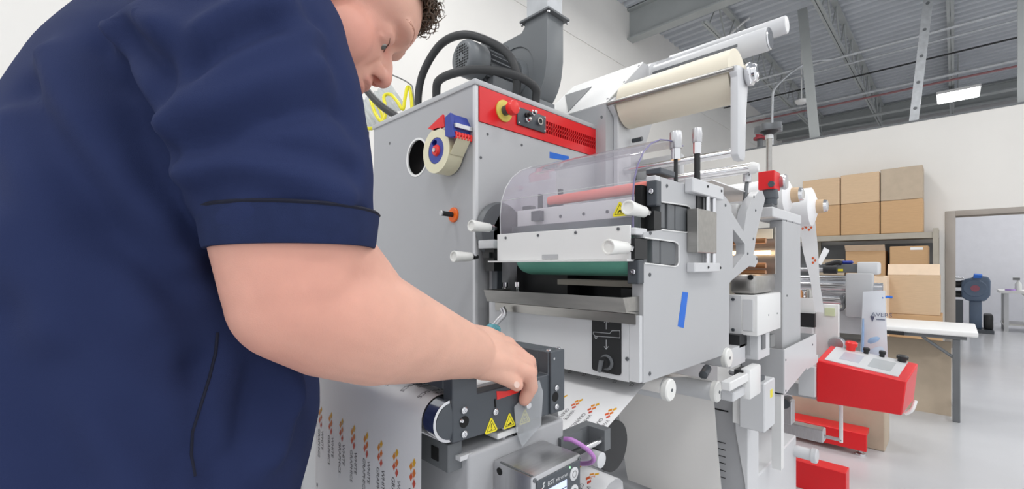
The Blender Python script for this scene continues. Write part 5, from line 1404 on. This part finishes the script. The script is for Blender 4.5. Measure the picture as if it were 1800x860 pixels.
# trunk and legs inside the clothes
bm_loft(bm, [((.03, .67, .80), (.12, 0, 0), (0, .15, 0)), ((.04, .67, .95), (.14, 0, 0), (0, .17, 0)), ((.045, .67, 1.15), (.145, 0, 0), (0, .18, 0)), ((.065, .66, 1.36), (.095, 0, 0), (0, .18, 0)), ((.085, .655, 1.47), (.065, 0, 0), (0, .14, 0)), ((.09, .65, 1.51), (.045, 0, 0), (0, .07, 0))])
for s in (-1, 1):
    bm_chain(bm, [(.03, .67+s*.10, .84), (.035, .67+s*.11, .50), (.01, .67+s*.115, .12), (.02, .67+s*.115, .07)], [.085, .062, .042, .04])
    bm_chain(bm, [(.0, .67+s*.115, .05), (.12, .67+s*.125, .04)], [.036, .03])
# right arm
SH = Vector((.120, .478, 1.468))
bm_chain(bm, [(.07, .58, 1.48), SH, (.128, .446, 1.395), (.136, .416, 1.325), (.1365, .405, 1.272), (.138, .402, 1.238)], [.060, .055, .051, .0600, .0625, .0575], 26)
bm_chain(bm, [(.139, .402, 1.222), (.172, .408, 1.206), (.220, .416, 1.186), (.282, .4255, 1.165), (.330, .432, 1.150), (.357, .436, 1.141)], [.0550, .0585, .0572, .0470, .0382, .0345], 26)
bm_chain(bm, [(.150, .405, 1.262), (.20, .413, 1.218)], [.052, .045], 24)
# right hand
Wn = PD(820, 624, .556); Wf = PD(824, 601, .582)
mcp = [PD(901, 643, .604), PD(901, 622, .618), PD(892, 607, .634), PD(877, 598, .650)]
for k, q in enumerate(mcp):
    a = Wn.lerp(Wf, k/3); bm_chain(bm, [a, a.lerp(q, .55), q], [.0245, .0205, .0142-.0006*k], 14)
bm_chain(bm, [Wn, PD(850, 642, .578), PD(880, 645, .594)], [.024, .0205, .0155], 14)
bm_chain(bm, [PD(878, 647, .600), PD(906, 656, .610)], [.0135, .0110], 14)
F = [([PD(929, 655, .614), PD(932.5, 681, .626), PD(922, 703, .630)], [.0132, .0122, .0114, .0094]),
     ([PD(929, 637, .632), PD(933, 655, .650), PD(925, 667, .660)], [.0130, .0118, .0108, .0092]),
     ([PD(918, 626, .648), PD(922, 645, .664), PD(914, 658, .668)], [.0112, .0100, .0094, .008]),
     ([PD(903, 617, .662), PD(907, 634, .674), PD(899, 645, .676)], [.0100, .0088, .0082, .007])]
for q, (f, r) in zip(mcp, F): bm_chain(bm, [q] + f, r, 14)
bm_chain(bm, [PD(846, 641, .572), PD(873, 654, .582), PD(893, 666, .592), PD(909, 677, .600)], [.0200, .0140, .0112, .0094], 14)
# left arm hanging on the far side
bm_chain(bm, [(.06, .84, 1.46), (.04, .93, 1.32), (.03, .945, 1.19), (.08, .95, 1.08), (.13, .945, .98)], [.07, .062, .052, .046, .03])
lw_ = Vector((.13, .945, .98))
bm_chain(bm, [lw_, lw_+Vector((.03, 0, -.05)), lw_+Vector((.045, 0, -.085))], [.03, .034, .03])
for k in range(4):
    p = lw_+Vector((.065-.02*k, 0, -.095)); bm_chain(bm, [p, p+Vector((.012, -.012, -.03-.004*(1.5-abs(k-1.5)))), p+Vector((.006, -.03, -.048))], [.0105, .0095, .008], 10)
bm_chain(bm, [lw_+Vector((.035, -.02, -.035)), lw_+Vector((.06, -.035, -.065)), lw_+Vector((.065, -.035, -.095))], [.014, .011, .009], 10)
me = remeshed(bm, .0025)
co = co_of(me); ed = edges_of(me)
wgt_ = (1.0 - .58*np.clip((co[:, 0:1]-.30)/.10, 0, 1))*np.ones((1, 3))
co = smooth(co, ed, 7, .5, wgt_)
wr_ = np.exp(-((co-np.array((.357, .436, 1.142)))**2).sum(1)/.036**2)[:, None]*np.ones((1, 3))
co = smooth(co, ed, 26, .6, wr_)
# sculpting in head space
inv = np.array(HM.inverted()); 
def local(c): return c @ inv[:3, :3].T + inv[:3, 3]
Rm = np.array(HM)[:3, :3]
L = local(co)
def brush(cen, rad, vec):
    global L, co
    d2 = (((L-np.array(cen))/np.array(rad))**2).sum(1); wgt = np.exp(-d2)
    co = co + (wgt[:, None]*np.array(vec)) @ Rm.T
    L = local(co)
for s in (-1, 1):
    brush((.080, s*.013, .014), (.016, .009, .013), (-.010, 0, 0))          # inner eye corner
    brush((.080, s*.034, .024), (.016, .020, .006), (-.0045, 0, 0))         # fold above the lid
    brush((.078, s*.034, -.003), (.016, .018, .0055), (-.0045, 0, 0))       # below the lid
    brush((.0960, s*.0080, -.0315), (.0065, .0040, .0060), (-.002, 0, .012))   # nostril
    brush((.094, s*.0230, -.021), (.010, .0045, .010), (-.004, -s*.002, 0)) # wing groove
    brush((.085, s*.027, -.038), (.012, .006, .014), (-.003, 0, 0))         # cheek fold
    brush((.0, s*.084, -.004), (.010, .008, .018), (0, -s*.004, 0))         # ear bowl
brush((.090, 0, .016), (.012, .011, .010), (-.0060, 0, 0))                  # bridge
brush((.097, 0, -.0470), (.008, .022, .0018), (-.0060, 0, 0))               # mouth line
brush((.092, 0, -.0645), (.012, .016, .006), (-.004, 0, 0))                 # under lip
brush((.097, 0, -.033), (.008, .0045, .006), (-.002, 0, 0))                 # philtrum
co = smooth(co, ed, 1, .4)
set_co(me, co); L = local(co)
tint = np.zeros((len(co), 4), np.float32); tint[:, 3] = 1
def spot(c, cen, rad, ch, a):
    tint[:, ch] = np.maximum(tint[:, ch], a*np.exp(-(((c-np.array(cen))/np.array(rad))**2).sum(1)))
for s in (-1, 1):
    spot(L, (.055, s*.058, -.025), (.05, .04, .05), 0, .55); spot(L, (0, s*.08, 0), (.03, .02, .04), 0, .7); spot(L, (.08, s*.02, .005), (.02, .015, .01), 0, .75)
spot(L, (.103, 0, -.02), (.02, .02, .016), 0, .7)
spot(L, (.0945, 0, -.0415), (.008, .024, .0050), 1, .75); spot(L, (.0925, 0, -.0525), (.009, .022, .0062), 1, .75)
for c_, r_ in (((.125, .36, 1.24), .10), ((.10, .38, 1.16), .07)): spot(co, c_, (r_,)*3, 0, .42)
for q in mcp: spot(co, tuple(q), (.012,)*3, 0, .3)
for f, r in F:
    for q in f: spot(co, tuple(q), (.010,)*3, 0, .5)
spot(co, tuple(PD(910, 682, .605)), (.012,)*3, 0, .5)
at = me.color_attributes.new('tint', 'FLOAT_COLOR', 'POINT'); at.data.foreach_set('color', tint.ravel())
body = finish(me, 'body', M_skin, man)
bodytree = BVHTree.FromPolygons([tuple(v) for v in co], [tuple(p.vertices) for p in me.polygons])

# eyes, lashes, brow, nails
def on_skin(x, y, z, k=.0002):
    h = bodytree.ray_cast(hp(.16, y, z), -fw); return (h[0] + fw*k) if h[0] is not None else hp(x, y, z)
k_ = (908-900)/FPX; d_ = Vector(((1+k_)/S2, (1-k_)/S2, (HOR-676.5)/FPX)).normalized()
h_ = bodytree.ray_cast(Vector((0, 0, EYE)), d_)
if h_[0] is not None:
    t_ = (PD(909, 677, .600)-PD(893, 666, .592)).normalized(); n_t = h_[1]; b_ = n_t.cross(t_).normalized(); t_ = b_.cross(n_t)
    MB().slab([[tuple(h_[0] - n_t*.0004 + t_*(.0055*math.cos(a)) + b_*(.0042*math.sin(a))) for a in [i*math.pi/8 for i in range(16)]]], n_t*.0012).bevel(.0005, 1).build('thumb_nail', mat('nail', (236, 204, 190), .3, var=.02), man)
for s in (-1, 1):
    MB().sphere(hp(.0712, s*.032, .0052), .0115).build('eyeball', M_eye, man)
    MB().sphere(hp(.0772, s*.030, -.0002), .0060).build('iris', M_iris, man)
    MB().tube([on_skin(.0865, s*.0225, -.0015), on_skin(.0882, s*.027, .0010), on_skin(.088, s*.031, .0025), on_skin(.0855, s*.037, .0045), on_skin(.0790, s*.044, .0075)], .0010, 6, 5, True, [.0006, .0009, .0009, .0008, .0004]).build('eyelashes', M_lash, man)
    m = MB(); rnd = random.Random(5+s)
    for i in range(60):
        t = i/60; y = s*(.014+.034*t); p = on_skin(.09, y, .040+.004*math.sin(t*3)); q = on_skin(.09, y+s*.005, .0415+.004*math.sin(t*3)+rnd.uniform(-.002, .002)-.004*t, .0006)
        m.tube([p, q], .0004, 4, 1)
    m.build('eyebrow', mat('brow_hair', (196, 148, 128), .7), man)
def on_body(q, name, material, rx, ry):
    pass
# hair: cap and curls
bm = bmesh.new()
m = MB(); rnd = random.Random(11); ncurl = 0
C0 = Vector((-.008, 0, .050)); RR = Vector((.104, .082, .090))
while ncurl < 1500:
    z = rnd.uniform(-.5, 1); a = rnd.uniform(-math.pi, math.pi); r = math.sqrt(max(0, 1-z*z))
    d = Vector((r*math.cos(a), r*math.sin(a), z)); p = Vector((C0.x+d.x*RR.x, d.y*RR.y, C0.z+d.z*RR.z))
    if ncurl > 1050 and not (p.x > .03 and p.z > .084): continue
    if p.x > .035 and p.z < .086: continue
    if p.x > -.01 and p.z < .055 - .3*(p.x): continue
    if p.z < -.03 or (p.z < .03 and p.x > -.03): continue
    ncurl += 1
    nrm = Vector((d.x/RR.x, d.y/RR.y, d.z/RR.z)).normalized()
    ax = (nrm*rnd.uniform(.3, 1.0) + Vector((rnd.uniform(-.6, .9), rnd.uniform(-.6, .6), rnd.uniform(-.9, .3)))).normalized()
    e1 = ax.orthogonal().normalized(); e2 = ax.cross(e1)
    Ln = rnd.uniform(.010, .024) * (1.25 if p.x > .04 else 1); rc = rnd.uniform(.003, .0065); tn_ = rnd.uniform(1.2, 2.4); ph = rnd.uniform(0, 6)
    pts = []
    for i in range(15):
        t = i/14; pts.append(hp(*(p + ax*(Ln*t-.004) + (e1*math.cos(ph+t*tn_*6.28)+e2*math.sin(ph+t*tn_*6.28))*rc*min(1, t*4))))
    m.tube(pts, .0011, 4, 1, False, [.0012]*8+[.0011, .001, .0009, .0008, .0006, .0005, .0003])
m.build('curly_hair', M_hair, man)
bmc = bmesh.new()
bmesh.ops.create_uvsphere(bmc, u_segments=40, v_segments=28, radius=1.0, matrix=Matrix.Translation(C0) @ Matrix.Diagonal((RR.x-.001, RR.y-.001, RR.z-.001, 1)))
kill = [v for v in bmc.verts if (v.co.x > .035 and v.co.z < .094) or (v.co.x > -.01 and v.co.z < .055-.3*v.co.x) or v.co.z < -.03 or (v.co.z < .03 and v.co.x > -.03)]
bmesh.ops.delete(bmc, geom=kill, context='VERTS')
bmesh.ops.transform(bmc, matrix=HM, verts=bmc.verts)
m = MB(); m.bm.free(); m.bm = bmc; m.build('hair_base', M_hair, man)

# ---- polo shirt
bm = bmesh.new()
X_ = lambda a: (a, 0, 0)
bm_loft(bm, [((.030, .67, .86), X_(.185), (0, .215, 0)), ((.035, .67, .95), X_(.182), (0, .212, 0)), ((.045, .67, 1.07), X_(.203), (0, .226, 0)), ((.046, .67, 1.18), X_(.192), (0, .224, 0)),
             ((.053, .665, 1.28), X_(.163), (0, .218, 0)), ((.063, .66, 1.38), X_(.128), (0, .212, 0)), ((.076, .655, 1.46), X_(.104), (0, .195, 0)), ((.086, .65, 1.52), X_(.080), (0, .135, 0)), ((.088, .64, 1.555), X_(.068), (0, .085, 0))], 56)
def ring_sec(c, r, ax):
    ax = Vector(ax).normalized(); e1 = ax.cross(Vector((1, 0, 0))).normalized(); e2 = ax.cross(e1); return (c, tuple(e1*r), tuple(e2*r))
bm_loft(bm, [ring_sec((.105, .56, 1.525), .058, (0, -1, -.3)), ring_sec((.115, .505, 1.507), .077, (0, -.8, -.6)), ring_sec((.120, .470, 1.468), .085, (0, -.5, -1)), ring_sec((.124, .440, 1.395), .0865, (0, -.25, -1)), ring_sec((.130, .415, 1.330), .0785, (0, -.15, -1)), ring_sec((.136, .406, 1.292), .0700, (0, 0, -1)), ring_sec((.138, .404, 1.2695), .0660, (0, 0, -1))], 40)
bm_loft(bm, [ring_sec((.10, .76, 1.52), .055, (0, 1, -.3)), ring_sec((.08, .835, 1.475), .082, (0, .6, -1)), ring_sec((.055, .885, 1.39), .080, (0, .3, -1)), ring_sec((.04, .925, 1.27), .072, (0, .2, -1))], 40)
me = remeshed(bm, .0055)
co = co_of(me); ed = edges_of(me); co = smooth(co, ed, 5, .5); set_co(me, co)
tree = BVHTree.FromPolygons([tuple(v) for v in co], [tuple(p.vertices) for p in me.polygons])
def hit(u, v):
    k = (u-900)/FPX; d = Vector(((1+k)/S2, (1-k)/S2, (HOR-v)/FPX)).normalized(); r = tree.ray_cast(Vector((0, 0, EYE)), d); return r[0]
folds = [  # pixel polyline where the fold lies on the cloth, height, width
    ([(250, 60), (282, 110), (292, 170)], -.006, .010), ([(190, 80), (250, 190), (300, 300)], -.006, .014), ([(215, 60), (290, 180), (345, 310)], .004, .012),
    ([(90, 110), (150, 230), (240, 350), (330, 450)], .007, .018), ([(50, 150), (120, 280), (200, 400), (300, 500)], -.006, .018), ([(20, 220), (90, 340), (160, 470), (250, 560)], .006, .020), ([(10, 420), (100, 560), (200, 660), (320, 760)], .005, .022), ([(150, 420), (250, 560), (330, 640)], -.006, .022),
    ([(345, 430), (420, 500), (440, 530)], -.005, .014), ([(440, 480), (455, 600), (505, 700)], .006, .016), ([(505, 640), (500, 720), (480, 800)], .006, .016), ([(470, 560), (450, 680), (430, 790)], -.006, .018), ([(120, 640), (220, 720), (310, 800)], -.006, .018), ([(60, 600), (160, 740), (240, 850)], .005, .020), ([(350, 640), (340, 720), (380, 830)], -.006, .014), ([(230, 480), (300, 600), (345, 690)], .005, .016), ([(10, 560), (70, 700), (130, 840)], -.006, .022),
    ([(310, 230), (380, 190), (460, 150), (560, 120)], .005, .011), ([(310, 262), (400, 225), (500, 200), (600, 190)], -.005, .010), ([(315, 300), (400, 285), (500, 310), (610, 350)], .0045, .011), ([(318, 280), (400, 255), (500, 262), (625, 300)], -.0035, .009),
    ([(360, 338), (430, 322), (520, 340), (640, 385)], -.003, .009), ([(360, 60), (420, 25), (500, 10)], .006, .012), ([(340, 120), (400, 70), (470, 40)], -.005, .011), ([(330, 180), (390, 130), (480, 85), (560, 60)], .004, .010), ([(230, 70), (255, 40), (285, 60)], .009, .014), ([(555, 40), (600, 130), (625, 230)], -.003, .012)]
nm_ = normals_of(me); disp = np.zeros(len(co))
for pl, h, wd in folds:
    P3 = [hit(*q) for q in pl]; P3 = [tuple(q) for q in P3 if q is not None]
    if len(P3) > 1: disp += 2.0*h*np.exp(-(seg_dist(co, P3)/wd)**2)
dd = np.array([noise.noise(Vector((c[0]*14+c[2]*10, c[1]*16, (c[2]-c[0]*.9)*26))) for c in co]); disp += .0020*dd
disp += .0022*np.array([noise.noise(Vector((c[0]*9, c[1]*9, c[2]*5))) for c in co])
co = smooth(co + nm_*disp[:, None], ed, 2, .4); set_co(me, co)
tree = BVHTree.FromPolygons([tuple(v) for v in co], [tuple(p.vertices) for p in me.polygons])
sp_ = ((382, 585), (379, 620), (368, 665), (352, 715), (338, 760), (336, 800), (345, 850))
seam = [hit(a[0]+(b[0]-a[0])*t/4, a[1]+(b[1]-a[1])*t/4) for a, b in zip(sp_, sp_[1:]) for t in range(4)]
shirt = finish(me, 'polo_shirt', M_navy, man)
seam = [p for p in seam if p is not None]
if len(seam) > 2: MB().tube(seam, .0013, 6, 2).build('side_seam', M_navy3, shirt)
# ribbed cuff of the right sleeve
m = MB()
m.lathe((.138, .404, 1.2655), (.0, .04, 1), [(0, .0590), (-.0015, .0648), (-.001, .0664), (.002, .0674), (.026, .0708), (.0285, .0704), (.0285, .060)], 64, caps=False)
m.build('sleeve_cuff', M_navy2, shirt)
MB().lathe((.138, .405, 1.2935), (.0, .04, 1), [(-.001, .0704), (.0006, .0718), (.0022, .0704)], 64, caps=False).build('cuff_seam', M_navy3, shirt)
MB().tube([NB+Vector((.075, .0, .02)), NB+Vector((.05, .07, .045)), NB+Vector((-.03, .07, .075)), NB+Vector((-.06, .0, .08)), NB+Vector((-.03, -.07, .075)), NB+Vector((.05, -.07, .045)), NB+Vector((.075, .0, .02))], .012, 10, 5).build('collar', M_navy2, shirt)

# ---- trousers and shoes
bm = bmesh.new()
bm_loft(bm, [((.03, .67, .78), X_(.15), (0, .185, 0)), ((.03, .67, .90), X_(.165), (0, .195, 0)), ((.03, .67, .985), X_(.165), (0, .195, 0))])
for s in (-1, 1):
    bm_loft(bm, [((.015, .67+s*.12, .055), X_(.085), (0, .075, 0)), ((.02, .67+s*.115, .45), X_(.085), (0, .08, 0)), ((.03, .67+s*.095, .82), X_(.125), (0, .105, 0))])
me = remeshed(bm, .010); co = smooth(co_of(me), edges_of(me), 6, .5); set_co(me, co); finish(me, 'trousers', M_trouser, man)
for s in (-1, 1):
    bm = bmesh.new()
    bm_loft(bm, [((.04, .67+s*.12, .0), X_(.15), (0, .05, 0)), ((.04, .67+s*.12, .025), X_(.15), (0, .05, 0)), ((.035, .67+s*.12, .06), X_(.13), (0, .045, 0)), ((-.02, .67+s*.12, .10), X_(.065), (0, .043, 0))])
    m = MB(); m.bm.free(); m.bm = bm; m.build('shoe', M_black, man)
